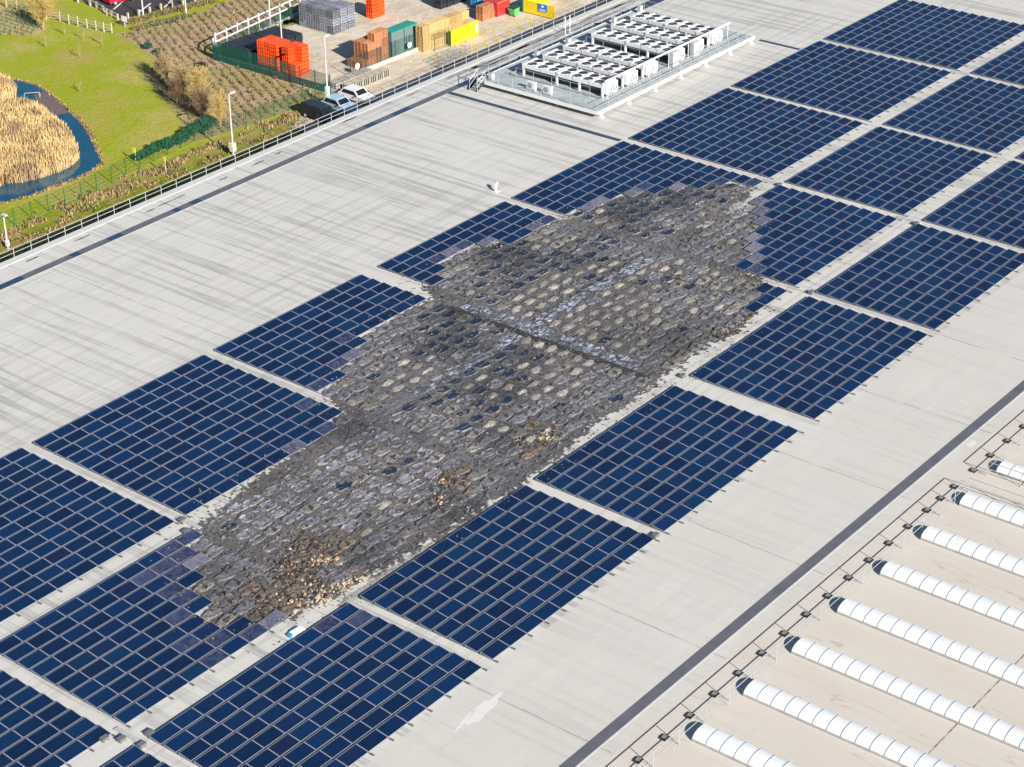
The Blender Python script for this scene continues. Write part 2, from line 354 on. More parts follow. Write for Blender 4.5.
YARD = [(86.59,-71.96),(86.8,-68.76),(87,-63.82),(86.6,-58.29),(86.5,-52.94),(80.5,-51.2),(76.5,-49.6),(76.4,-30),(160,-30),(160,-90),(139.58,-84.99),(111.32,-77.0),(102.96,-73.62),(96.41,-74.06),(88.9,-74.9)]
sheet("yard_concrete", YARD, G+.016, MT['yard'])
sheet("car_park", [(91.78,-100.45),(91.59,-97.33),(90.39,-92.95),(92.6,-92.2),(100.06,-90.79),(116,-88.6),(150,-120),(99.32,-130)], G+.012, MT['asphalt'])
for a, b, wd in (((93.2, -92.9), (97.0, -94.6), .14), ((96.9, -91.9), (101.5, -94.4), .14), ((92.4, -96.6), (97.5, -99.2), .12)):
    dx, dy = b[0]-a[0], b[1]-a[1]; L = math.hypot(dx, dy); nx, ny = -dy/L*wd, dx/L*wd
    sheet("parking_line", [(a[0]-nx, a[1]-ny), (b[0]-nx, b[1]-ny), (b[0]+nx, b[1]+ny), (a[0]+nx, a[1]+ny)], G+.02, MT['white_paint'])
MT['strawbank'] = ground_mat("straw bank", [(.46, .35, .15), (.52, .41, .19), (.40, .34, .12)], .4, 2, dark=(.27, .2, .09))
sheet("grass_plot", [(56,-112),(77.8,-99.9),(79.6,-96.6),(83.2,-98.2),(84.4,-106),(84,-122),(60,-125)], G+.012, MT['strawbank'])
POND = [(66.98,-88.16),(67.75,-85.45),(67.79,-82.61),(67.34,-80.47),(66.32,-77.5),(65.38,-75.01),(64.4,-72.66),(63.29,-70.02),(61.93,-67.29),(60.34,-64.48),(58.65,-61.9),(57.57,-60.03),(56.49,-58.66),(54.91,-57.98),(53.41,-57.7),(52.1,-57.63),(50.37,-57.69),(48.9,-57.87),(46.24,-57.89),(42.99,-58.74),(37.74,-58.57),(40,-75),(58,-95)]
cx = sum(p[0] for p in POND)/len(POND); cy = sum(p[1] for p in POND)/len(POND)
bankp = []
for i, (a, b) in enumerate(POND):
    L = math.hypot(a-cx, b-cy); e = .55+.35*nz(i*1.7, 3); bankp.append((a+(a-cx)/L*e, b+(b-cy)/L*e))
sheet("bank", bankp, G+.010, MT['bank'])
sheet("pond_water", POND, G+.014, MT['water'])
sheet("mud_flat", [(66.0,-80.9),(67.0,-80.21),(66.32,-77.5),(65.5,-75.3),(64.3,-72.8),(63.3,-73.2),(62.6,-73.9),(63.71,-76.17),(64.4,-78.5)], G+.020, MT['mud'])
# reeds: far too many to count
def blades(mb, poly, n, h, wd, mats, lean=.25, z=G):
    us = [p[0] for p in poly]; vs = [p[1] for p in poly]; k = 0
    while k < n:
        u = R.uniform(min(us), max(us)); v = R.uniform(min(vs), max(vs))
        if not inside((u, v), poly): continue
        e = edge_dist((u, v), poly); hh = h*(.55+.45*min(1, e/1.2))*R.uniform(.75, 1.15)*(1+.25*nz(u*.4, v*.4, 5)); a = R.uniform(0, math.pi); c, s_ = math.cos(a)*wd*R.uniform(.6, 1.5), math.sin(a)*wd*R.uniform(.6, 1.5)
        lu, lv = R.uniform(-lean, lean)*hh, R.uniform(-lean, lean)*hh
        mb.poly([(u-c*.7, v-s_*.7, z), (u+c*.7, v+s_*.7, z), (u+c+lu*.7, v+s_+lv*.7, z+hh*.75), (u+lu, v+lv, z+hh), (u-c+lu*.7, v-s_+lv*.7, z+hh*.75)], mats(u, v)); k += 1
REED = [(36,-61.2),(46.22,-62.2),(47.85,-61.0),(49.85,-60.3),(52.21,-60.1),(54.16,-60.4),(56.25,-61.5),(57.3,-63.3),(59.3,-66.34),(60.4,-68.81),(61.3,-71.17),(62.4,-74.67),(63.0,-76.88),(62.3,-79.0),(60.17,-79.81),(48,-80.5),(38,-72)]
mb = MB(); blades(mb, REED, 26000, 1.7, .045, lambda u, v: 1 if nz(u*.35, v*.35, 1)+.35*nz(u*1.3, v*1.3) > .28 else 0)
tag(mb.build("reeds", [MT['reed'], MT['reed_dark']]), "dense bed of dry golden reeds filling the pond", "reeds", kind='stuff')
mb = MB(); blades(mb, [(57,-82.5),(60.58,-80.7),(62.5,-81.3),(64,-81.6),(65.4,-83.3),(66.6,-85.8),(66.3,-88.16),(62,-92),(56,-90)], 8000, 1.6, .045, lambda u, v: 1 if nz(u*.4, v*.4, 2) > .2 else 0)
tag(mb.build("reeds", [MT['reed'], MT['reed_dark']]), "smaller patch of dry reeds beyond the footbridge end of the pond", "reeds", kind='stuff')

# ------------------------------------------------------------------ warehouse
wh = empty("warehouse", (40, 20, 0), "huge warehouse with pale flat membrane roof under the solar arrays", "building")
U0, U1, V0, V1 = -70, 170, -25.65, 120
mb = MB(); mb.poly([(U0,V0+.8,0),(U1,V0+.8,0),(U1,42.3,0),(U0,42.3,0)]); mb.build("roof", MT['roof'], wh)
mb = MB(); mb.poly([(U0,42.3,0),(U1,42.3,0),(U1,52.6,0),(U0,52.6,0)]); mb.build("roof", MT['roof_front'], wh)
mb = MB(); mb.poly([(U0,52.6,0),(U1,52.6,0),(U1,V1,0),(U0,V1,0)]); mb.build("roof", MT['roof_bay'], wh)
mb = MB(); mb.box(U0, U1, V0+.05, V1, G-.2, -.6); mb.build("wall", MT['wall'], wh)
mb = MB(); mb.box(U0, U1, V0, V0+.8, -.6, .035); mb.build("parapet", MT['edge_white'], wh)
MT['drain_and_shade'] = simple("dark drain liner and deck shade", (.035, .05, .08), .35, var=.25, scale=1.0)
def gutter(a0, a1, b0, b1, mat=MT['gutter']):
    MB().poly([(a0,b0,.006),(a1,b0,.006),(a1,b1,.006),(a0,b1,.006)]).build("gutter", mat, wh)
gutter(U0, 74.0, -22.45, -21.6); gutter(74.0, U1, -22.5, -21.1, MT['drain_and_shade'])  # gutter behind the platform coloured dark to stand for the deck's shadow
gutter(U0, U1, 50.82, 51.56)
gutter(70.9, 71.5, -21.6, -.55, MT['drain_and_shade']); gutter(102.8, 103.3, -5.5, -.5, MT['drain_and_shade'])
mb = MB()
mb.box(U0, U1, 51.56, 51.66, .0, .012); mb.box(U0, 70.9, -21.6, -21.52, 0, .010); mb.box(U0, U1, -22.53, -22.45, 0, .010)
mb.build("gutter_edge", MT['edge_white'], wh)
for a, b in ((12.0,17.35),(22.55,23.42),(26.68,28.2),(34.21,34.9),(36.3,37.4),(59.16,60.7),(63.2,65.7),(73,77)):
    mb = MB(); n = 10; q = []
    for i in range(n): q.append((a+(b-a)*i/(n-1), -22.42+.05*R.random(), .010))
    for i in range(n): q.append((b-(b-a)*i/(n-1), -21.66-.1*R.random(), .010))
    struct(mb.poly(q).build("puddle", MT['puddle']))
# dark wet dirt patches by the parapet and bright repaired patches
def blob(name, u, v, a, b, mat, z, ang=0.0, n=22, irr=.45, parent=wh):
    q = []
    for i in range(n):
        t = 2*math.pi*i/n; r_ = 1+irr*nz(math.cos(t)*1.5+u, math.sin(t)*1.5+v, 3); x, y = a*r_*math.cos(t), b*r_*math.sin(t)
        q.append((u+x*math.cos(ang)-y*math.sin(ang), v+x*math.sin(ang)+y*math.cos(ang), z))
    return MB().poly(q).build(name, mat, parent)
MT['stain'] = simple("damp dirt", (.27, .265, .26), .6, var=.4, scale=1.6)
MT['stain_dark'] = simple("wet dirt", (.10, .105, .12), .3, var=.4, scale=1.2)
MT['patch'] = simple("new membrane patch", (.655, .645, .615), .6, var=.05)
for u, v, a, b in ((36.6,-23.9,.8,.16),(34.9,-23.9,.9,.12),(33.1,-23.8,.6,.1),(46.5,-23.9,.9,.12),(49.5,-24.1,.5,.1),(59.8,-24.6,1.0,.15),(68.8,-24.3,1.1,.16),(65.2,-24.5,.7,.12),(20.2,-24.2,.8,.12),(25.5,-24.1,.9,.1),(15,-23.9,.8,.1),(42,-23.8,.6,.1)):
    blob("roof_stain", u, v, a, b, MT['stain_dark' if R.random() < .6 else 'stain'], .005)
for u, v, a, b in ((76,-24.3,3,.35),(82,-24.0,5,.5),(88,-24.2,4,.3),(93.5,-23.8,5,.45),(100,-24.2,4,.3),(80,-23.3,6,.2),(96,-23.2,7,.22),(106,-23.9,5,.4)):
    blob("roof_stain", u, v, a, b, MT['stain'], .005, irr=.8)
blob("roof_patch", -3.9, 44.3, 1.4, .42, MT['patch'], .005, -.12, irr=.7)
blob("roof_patch", -5.5, 44.1, .9, .2, MT['patch'], .006, -.3, irr=.9)
blob("roof_patch", 40.4, 52.2, .45, .3, MT['patch'], .005, 0, irr=.9)
# edge guardrail along the parapet
gr = empty("edge_guardrail", (40, -25.55, .035), "galvanised two-rail guardrail along the grass side edge of the roof", "guardrail")
pm = MB(); pm.tube((0,0,0),(0,0,.85),.032); pm.tube((0,0,.0),(0,.5,.0),.03); pme = pm.mesh("post", MT['galv'])
for i in range(60):
    inst("post", pme, gr, ((-10.2+1.85*i)-40, 0, 0))
for z in (.85, .45): MB().tube((-12,-25.55,.035+z),(101,-25.55,.035+z),.028).build("rail", MT['galv'], gr)
gr2 = empty("edge_guardrail", (120, -25.55, .035), "far run of roof edge guardrail behind the cooler platform", "guardrail")
for i in range(12): inst("post", pme, gr2, ((101.2+1.85*i)-120, 0, 0))
for z in (.85, .45): MB().tube((101.1,-25.55,.035+z),(123,-25.55,.035+z),.028).build("rail", MT['galv'], gr2)

# ------------------------------------------------------------------ cooler platform
DK = .75
pf = empty("cooler_platform", (88, -13, 0), "raised steel platform with grating deck carrying the six dry coolers", "platform")
PU0, PU1, PV0, PV1 = 74.2, 102.0, -20.6, -5.4
MB().box(PU0+.1, PU1-.1, PV0+.1, PV1-.1, DK-.08, DK).build("deck", MT['deck'], pf)
mb = MB()
for a in ((PU0,PU1,PV1-.1,PV1+.0),(PU0,PU1,PV0,PV0+.1)): mb.box(*a, DK-.30, DK+.03)
for a in ((PU0,PU0+.1,PV0+.1,PV1-.1),(PU1-.1,PU1,PV0+.1,PV1-.1)): mb.box(*a, DK-.30, DK+.03)
mb.build("edge_beam", MT['white_steel'], pf)
ft = MB(); ft.box(-.12,.12,-.12,.12,0,DK-.30); ft.box(-.25,.25,-.25,.25,0,.06); fm = ft.mesh("foot", MT['white_steel'])
for u in (75.0, 79.5, 84, 88.5, 93, 97.5, 101.5):
    for v in (-5.6, -10.8, -16, -20.4): inst("foot", fm, pf, (u-88, v+13, 0))
hp = MB(); hp.tube((0,0,0),(0,0,1.1),.022); hm = hp.mesh("handrail_post", MT['galv'])
def hpost(u, v): inst("handrail_post", hm, pf, (u-88, v+13, DK))
i = 0
while 74.3+1.75*i < 102: hpost(74.3+1.75*i, -5.5); hpost(74.3+1.75*i, -20.5); i += 1
for v in (-19.6,-17.8,-16,-14.2,-12.4,-10.6,-8.8,-7): hpost(74.3, v); hpost(101.9, v)
for z in (1.1, .55):
    MB().path([(76.2,-20.5,DK+z),(101.9,-20.5,DK+z),(101.9,-5.5,DK+z),(74.3,-5.5,DK+z),(74.3,-19.6,DK+z)], .024).build("handrail", MT['galv'], pf)
# dark painted kerb lines along the front walkway of the deck
for v in (-6.4, -6.0): MB().box(75, 101.5, v-.05, v+.05, DK+.02, DK+.05).build("cable_tray", MT['fan_mid'], pf)
# high pipe along the valve ends of the coolers
mb = MB(); mb.tube((77.6,-7.1,DK+1.75),(99.6,-7.1,DK+1.75),.10,8)
for u in (78,81.5,85,88.5,92,95.5,99.3): mb.tube((u,-7.1,DK),(u,-7.1,DK+1.75),.035)
mb.build("header_pipe", MT['white_steel'], pf)
# access stair
st = MB()
for k in range(4): st.box(73.0+.3*k, 73.3+.3*k, -20.4, -19.5, .12+.17*k, .16+.17*k)
for v in (-20.45, -19.48):
    st.hexa([(72.9,v-.03,0),(73.1,v-.03,0),(74.3,v-.03,DK-.15),(74.1,v-.03,DK-.15),(72.9,v-.03,.2),(73.1,v-.03,.2),(74.3,v-.03,DK+.05),(74.1,v-.03,DK+.05)])
    st.path([(73,v,0),(73,v,1.0),(74.3,v,DK+1.1),(74.3,v,DK)], .03)
    st.path([(73,v,.5),(74.3,v,DK+.55)], .022)
st.build("stair", MT['galv'], pf)
# coolers: frame box on legs with seven fan pairs
CU = [78.75, 82.1, 85.5, 90.35, 93.8, 97.3]
cool_lab = ["nearest dry cooler of the platform, facing the roof's grey drain strip", "second dry cooler from the stair end, behind the nearest one", "third dry cooler from the stair end, just before the wide aisle",
 "first dry cooler beyond the wide aisle, its dark coil side showing", "second dry cooler beyond the wide aisle, in front of the farthest one", "farthest dry cooler at the far end of the platform"]
fanm = MB()
for k in range(18):
    t0, t1 = 2*math.pi*k/18, 2*math.pi*(k+1)/18
    fanm.hexa([(.50*math.cos(t0),.50*math.sin(t0),0),(.50*math.cos(t1),.50*math.sin(t1),0),(.47*math.cos(t1),.47*math.sin(t1),0),(.47*math.cos(t0),.47*math.sin(t0),0),
               (.50*math.cos(t0),.50*math.sin(t0),.06),(.50*math.cos(t1),.50*math.sin(t1),.06),(.47*math.cos(t1),.47*math.sin(t1),.06),(.47*math.cos(t0),.47*math.sin(t0),.06)], 1)
fanm.disc(0, 0, .045, .465, 18, 0); fanm.tube((0,0,.045),(0,0,.07),.08,8,0)
for k in range(6):
    t = 2*math.pi*k/6; a, b = math.cos(t), math.sin(t); p_, q_ = -b*.09, a*.09
    fanm.poly([(a*.1-p_,b*.1-q_,.05),(a*.1+p_,b*.1+q_,.058),(a*.4+p_*1.3,b*.4+q_*1.3,.058),(a*.4-p_*1.3,b*.4-q_*1.3,.05)], 0)
fan_me = fanm.mesh("fan", [MT['fan_dark'], MT['white_steel']])
TOP = 2.05
for i, cu in enumerate(CU):
    t = empty("dry_cooler", (cu, -12.4, DK), cool_lab[i], "dry cooler", "dry coolers on the roof platform")
    mb = MB()
    for a, b in ((-17.4, -13.15), (-13.0, -7.4)):
        mb.box(cu-1.08, cu+1.08, a, b, TOP-.36, TOP)
    mb.build("casing", MT['white_steel'], t)
    mb = MB()
    for a, b in ((-17.3, -13.2), (-12.95, -7.5)):
        mb.hexa([(cu-.35,a,DK+.12),(cu+.35,a,DK+.12),(cu+.35,b,DK+.12),(cu-.35,b,DK+.12),(cu-.98,a,TOP-.36),(cu+.98,a,TOP-.36),(cu+.98,b,TOP-.36),(cu-.98,b,TOP-.36)])
    mb.build("coil", MT['coil'], t)
    for v in (-17.3, -13.1, -10.3, -7.5):
        for s in (-1, 1): MB().box(cu+s*1.0-.09, cu+s*1.0+.09, v-.09, v+.09, DK, TOP-.36).build("leg", MT['white_steel'], t)
    for k in range(7):
        v = -16.55+1.37*k+(.12 if k > 2 else -.02)
        for s in (-1, 1): inst("fan", fan_me, t, (s*.51, v+12.4, TOP-DK))
    # fan deck dividers
    for k in range(8):
        v = -17.22+1.37*k+(.12 if k > 2 else -.02); MB().box(cu-1.05, cu+1.05, v-.13, v+.13, TOP+.003, TOP+.10).build("divider", MT['white_steel'], t)
    mb = MB(); mb.path([(cu-1.1,-17.4,TOP+.28),(cu-1.1,-7.4,TOP+.28)], .02)
    for v in (-17.4,-15,-13.1,-11,-9,-7.4): mb.tube((cu-1.1,v,TOP-.36),(cu-1.1,v,TOP+.28),.02)
    mb.build("side_rail", MT['galv'], t)
    mb = MB(); mb.box(cu-.95, cu+.95, -7.35, -7.05, DK+.35, TOP+.05)
    for dx in (-.6, -.2, .25, .65):
        mb.tube((cu+dx,-7.05,DK+.2),(cu+dx,-6.85,DK+.75),.07,8); mb.tube((cu+dx,-6.85,DK+.75),(cu+dx,-7.05,DK+1.15),.07,8)
    mb.build("valve_cabinet", MT['white_steel'], t)
    mb = MB(); mb.cbox(cu+.2,-7.0,DK+.6,.35,.12,.3); mb.cbox(cu-.45,-7.0,DK+.4,.22,.12,.22); mb.cbox(cu+.05,-7.0,DK+1.05,.18,.10,.14)
    mb.build("gauge_panel", MT['fan_mid'], t)
pr_ = random.Random(3)
for cu in CU:
    mb = MB()
    for dx, z in ((-1.35,.14),(-1.5,.14),(1.38,.2)): mb.tube((cu+dx,-18.6,DK+z),(cu+dx,-7.2,DK+z),.055,8)
    mb.tube((cu-1.5,-18.6,DK+.14),(cu+1.38,-18.6,DK+.14),.055,8)
    for v in (-16.5,-13.1,-9.8): mb.box(cu-1.6,cu-1.25,v-.05,v+.05,DK,DK+.09)
    mb.build("pipe_run", MT['galv'], pf)
for u in (76.9, 80.4, 83.8, 88.6, 92.0, 95.6, 99.2):
    for v in (-17.6,-15.4,-13.1,-10.8,-8.4): hpost(u, v)
    MB().path([(u,-17.6,DK+1.1),(u,-8.4,DK+1.1)], .022).build("handrail", MT['galv'], pf)
for u in (75.2, 82.6, 87.9, 96, 100.8):
    MB().box(u-.25, u+.25, -19.6, -19.2, DK, DK+pr_.uniform(.5,1.1)).build("junction_cabinet", MT['cab_grey'], pf)
for i, (u, lab) in enumerate(((89.3, "grey control cabinet at the wide aisle, nearer the stair end"), (93.0, "grey control cabinet beside the farthest coolers"))):
    t = empty("control_cabinet", (u, -6.7, DK), lab, "cabinet", "control cabinets on the platform")
    MB().box(u-.55, u+.55, -7.2, -6.75, DK+.1, DK+1.55).build("body", MT['cab_grey'], t)
    MB().box(u-.53, u-.01, -6.745, -6.72, DK+.15, DK+1.5).build("door", MT['cab_grey'], t); MB().box(u+.01, u+.53, -6.745, -6.72, DK+.15, DK+1.5).build("door", MT['cab_grey'], t)
    MB().box(u-.6, u+.6, -7.2, -6.7, DK, DK+.1).build("plinth", MT['fan_mid'], t)
for v, lab in ((-14.3, "white air conditioning unit on deck edge, nearer the stair"), (-12.3, "white air conditioning unit on deck edge, farther from the stair")):
    t = empty("air_conditioner", (75.2, v, DK), lab, "air conditioner", "white air conditioning units on the platform")
    MB().box(75.05, 75.4, v-.5, v+.5, DK+.06, DK+.86).build("casing", MT['white_steel'], t)
    mb = MB()
    for k in range(16):
        a, b = 2*math.pi*k/16, 2*math.pi*(k+1)/16; mb.poly([(75.04,v-.12+.3*math.cos(a),DK+.46+.3*math.sin(a)),(75.04,v-.12+.3*math.cos(b),DK+.46+.3*math.sin(b)),(75.04,v-.12,DK+.46)])
    mb.build("fan", MT['fan_mid'], t)
    MB().box(75.0, 75.45, v-.4, v-.3, DK, DK+.06).box(75.0, 75.45, v+.3, v+.4, DK, DK+.06).build("base", MT['fan_dark'], t)
for u, lab in ((92.0, "slim white pole on the roof behind the wide aisle, nearer one"), (92.8, "slim white pole on the roof behind the wide aisle, farther one")):
    o = MB().tube((u,-22.9,0),(u,-22.9,2.0),.045).cbox(u,-22.9,0,.3,.3,.05).build("roof_pole", MT['white'], loc=(u,-22.9,0))
    tag(o, lab, "pole", "slim poles by the gutter")
# small roof vent
t = empty("roof_vent", (54.7, -2.3, 0), "small white roof vent cowl standing on the bare membrane", "vent")
MB().tube((54.7,-2.3,0),(54.7,-2.3,.34),.11,10).build("pipe", MT['white'], t)
mb = MB(); mb.tube((54.7,-2.3,.34),(54.82,-2.38,.55),.13,10); mb.tube((54.82,-2.38,.55),(55.15,-2.5,.63),.14,10); mb.build("cowl", MT['white'], t)
MB().cbox(54.7,-2.3,0,.6,.6,.06).build("base", MT['edge_white'], t)

# ------------------------------------------------------------------ solar arrays
PW, PP, PD = 1.67, 1.2121, .95         # column pitch, row pitch, module depth on plan
ZB, ZF = .20, .085                     # back edge and front edge heights
def panel_mesh(name, glass):
    mb = MB(); a, b, fr, th = .011, PW-.011, .027, .030
    def z(v): return ZB+(ZF-ZB)*v/PD
    o = [(a,0),(b,0),(b,PD),(a,PD)]; i_ = [(a+fr,fr),(b-fr,fr),(b-fr,PD-fr),(a+fr,PD-fr)]
    mb.poly([(x,v,z(v)) for x, v in i_], 0)
    for k in range(4):
        k2 = (k+1) % 4
        mb.poly([(o[k][0],o[k][1],z(o[k][1])),(o[k2][0],o[k2][1],z(o[k2][1])),(i_[k2][0],i_[k2][1],z(i_[k2][1])),(i_[k][0],i_[k][1],z(i_[k][1]))], 1)
        mb.poly([(o[k][0],o[k][1],z(o[k][1])),(o[k2][0],o[k2][1],z(o[k2][1])),(o[k2][0],o[k2][1],z(o[k2][1])-th),(o[k][0],o[k][1],z(o[k][1])-th)], 1)
    mb.poly([(x,v,z(v)-th) for x, v in o], 2)
    return mb.mesh(name, [glass, MT['alu'], MT['rubber']])
ME_P = panel_mesh("solar_panel", MT['pv']); ME_D = panel_mesh("dulled_panel", MT['pv_dull'])
MT['pv_dust'] = panel_mat("ash dusted solar glass", (.006, .019, .060), (.018, .031, .085), .3, .25)
ME_A = panel_mesh("dusted_panel", MT['pv_dust'])
def row_mesh(cols):
    mb = MB()
    runs = []; cur = None
    for c in range(10):
        if cols[c]:
            if cur is None: cur = c
            if c == 9: runs.append((cur, 10))
        else:
            if cur is not None: runs.append((cur, c)); cur = None
    for a, b in runs:
        x0, x1 = a*PW+.02, b*PW-.02
        mb.box(x0, x1, .04, .09, ZB-.075, ZB-.037, 0); mb.box(x0, x1, .87, .92, ZF-.065, ZF-.028, 0)
        for c in range(a, b+1):
            x = c*PW; mb.box(x-.03, x+.03, .02, .06, .05, ZB-.04, 0)
    for c in range(10):
        if not cols[c]:
            x0 = c*PW; y = R.uniform(.1, .9)
            mb.tube((x0+R.uniform(0,.3), y, .06+R.random()*.04), (x0+PW-R.uniform(0,.3), y+R.uniform(-.2,.2), .06+R.random()*.05), .018, 4, 1)
    return mb.mesh("panel_row", [MT['rail'], MT['b_grey']])
ME_ROW = row_mesh([True]*10)
def rail_mesh(n):
    mb = MB(); mb.box(-.028, .028, -.12, (n-1)*PP+PD+.30, .012, .05); mb.box(-.06, .06, (n-1)*PP+PD+.14, (n-1)*PP+PD+.42, .006, .065); return mb.mesh("mounting_rail", MT['rail'])
ME_RAIL = {n: rail_mesh(n) for n in (13, 10, 9)}
BURN = [(-2.98,19.66),(-0.52,17.58),(0.0,16.3),(3.73,16.2),(8.7,15.6),(13.16,15.6),(17.2,13.8),(17.2,11.6),(19.02,10.63),(24.11,8.37),(26.57,7.48),(28.55,7.27),(31.07,7.13),(34.9,7.13),(36.2,5.4),(40.11,3.8),(44.61,3.53),(46.72,5.3),(52.84,5.49),(54.24,5.94),(55.96,6.06),(57.5,6.65),(60.39,7.2),(62.97,8.3),(64.9,10.6),(67.72,12.2),(68.9,13.6),(69.4,16.2),(67.09,17.08),(65.65,18.42),(62.35,20.73),(58.63,22.21),(55.03,23.95),(53.34,26.1),(52.0,27.6),(46.13,29.8),(32.33,29.8),(7.46,30.6),(0.36,30.1),(-4.91,28.96),(-5.92,27.99),(-7.46,27.38),(-7.91,26.11),(-7.69,25.02),(-5.88,22.95),(-4.78,21.09)]
SEED = [('R', p) for p in ((-.4,24.9),(-1.4,26.8),(-2.6,28.2),(-4.4,27.2),(.8,26.4),(-3.4,25.9),(23.6,27.4),(22.2,28.0),(14.3,26.4),(2.6,24.6))]
for k, pts in dict(
 D=[(58.8,6.9),(59.5,9),(62.9,9.8),(63.1,11.8),(56.6,12.1),(44.5,6.8),(41.1,11.3),(41.5,8.8),(45.3,10.6),(34.4,10),(33.1,12.6),(29.5,13.6),(28.6,12.3),(28.1,15.2),(31.9,15.2),(26,19.4),(27.4,21.2),(23.5,18.7),(23.5,22.4),(30.9,19.3),(50.7,11.2),(47.3,11.6),(57,8.5),(60.5,10.6)],
 T=[(40.1,13.1),(43.8,13.3),(46,14.7),(38.5,15.2),(42.8,18.1),(42.3,20.4),(38.3,19.4),(37.2,22.2),(49,18.6),(46.2,19.5),(32.7,21.7),(30.1,20.9),(28.1,23.4),(34.7,20.2),(21.8,15.0),(25.7,13.9),(37.5,23.9),(39,21.8),(35,7.9),(40.5,21.5),(44.5,18.5)],
 L=[(12.2,17.6),(11.1,20.1),(12.4,21.7),(15.2,21),(17.2,21.2),(7.1,19.2),(7.8,22.2),(4.4,19.9),(9.4,24.4),(1.8,20.6),(4.7,22.4),(14.5,24.5),(0.1,20.4),(17.4,19.2),(-0.3,23.6),(9.5,20.8),(14,19.2)],
 G=[(57.2,18),(55.4,22.2),(48.2,22.1),(44.7,26.4),(39.6,25.2),(50.1,24.6),(32.9,27.2),(29.1,27.3),(24.3,28.2),(52.4,15.1),(60.9,14.4),(26.6,11.1),(22.8,11.4),(28.2,7.6),(18.4,13.4),(10.9,28.4),(15.5,28),(1.2,27.5),(3.2,28.2),(53.7,9.6),(50,8.6),(42,5.9),(37.1,6.1),(-4.7,25.3),(-3.9,22.7),(36.9,27.1),(41.4,27.7),(20.5,25.5),(18.5,26.5),(25.5,24.8)]).items():
    SEED += [(k, p) for p in pts]
def btype(u, v):
    if R.random() < .22: return R.choice("DTLGGG")
    return min(SEED, key=lambda s: (s[1][0]-u)**2+(s[1][1]-v)**2*1.4+R.uniform(0, 1.2))[0]
def burnt_mesh(kind, k):
    mb = MB(); sd = k*7.3+ord(kind); ns, nr = 26, 6
    a, b = {'D': (.80,.46), 'T': (.68,.40), 'L': (.84,.51), 'G': (.84,.50)}[kind]; ex = {'D': 3.2, 'T': 2.6, 'L': 2.8, 'G': 3.4}[kind]
    rows = []
    for j in range(nr+1):
        f = j/nr; ring = []
        for i in range(ns):
            t = 2*math.pi*i/ns; c, s_ = math.cos(t), math.sin(t); rad = (abs(c)**ex+abs(s_)**ex)**(-1/ex)
            rad *= 1+.28*nz(c*1.6+sd, s_*1.6, 2)+.08*nz(c*5+sd, s_*5, 9)
            x, y = a*rad*f*c, b*rad*f*s_
            n1 = nz(x*2.2+sd, y*2.2, 1); n2 = nz(x*6+sd, y*6, 4)
            if kind == 'D': z = .055+.035*f*f+.05*n1*f+.03*n2*f
            elif kind == 'T': z = .04+.11*(1-f**2.2)+.035*n1+.035*n2
            elif kind == 'L': z = .035+.10*max(.1, .55+1.3*nz(c*1.3+sd*2, s_*1.3, 15))*math.exp(-((f-.84)/.14)**2)+.02*n1+.02*n2*f
            else: z = .11+.07*n1+.05*n2*(.5+f)
            if j == nr: z = .006
            ring.append((x+PW/2, y+PD/2, max(.006, z)))
        rows.append(ring)
    for j in range(nr):
        for i in range(ns):
            i2 = (i+1) % ns; f = (j+.5)/nr; q = rows[j][i]; e = nz(q[0]*3+sd, q[1]*3, 6)
            if kind == 'D': m = 0 if f+.3*e < .80 else (1 if e < .1 else 2)
            elif kind == 'L': m = 0 if f+.22*e < .72 else (1 if nz(q[0]*2.2+sd, q[1]*2.2, 19) > -.12 else 2)
            elif kind == 'T': m = 0 if f+.3*e < .72 else 1
            else: m = 0 if e < .36 else 1
            if j == 0: mb.poly([rows[1][i], rows[1][i2], rows[0][0]], m)
            else: mb.poly([rows[j][i], rows[j][i2], rows[j+1][i2], rows[j+1][i]], m)
    return mb.mesh("burnt_panel", {'D': [MT['b_navy'], MT['b_grey'], MT['b_tan']], 'L': [MT['b_lav'], MT['b_tan'], MT['b_grey']], 'T': [MT['b_cream'], MT['b_tan']], 'G': [MT['b_grey'], MT['b_black']]}[kind], smooth=kind != 'G')
BM = {k: [burnt_mesh(k, i) for i in range(5)] for k in "DTLG"}
BM['R'] = [m.copy() for m in BM['G'][:4]]
for m in BM['R']: m.materials[0] = MT['b_rust']
MT['b_tangrey'] = burnt("mixed ash", (.08, .075, .07), (.17, .16, .15), (.30, .28, .25))
BM['G'] += [m.copy() for m in BM['G'][:3]]
for m in BM['G'][5:]: m.materials[0] = MT['b_tangrey']
BU = {-2: -35.4, -1: -17.67, 0: 0.0, 1: 17.75, 2: 36.5, 3: 54.25, 4: 71.95, 5: 89.5, 6: 107.2}
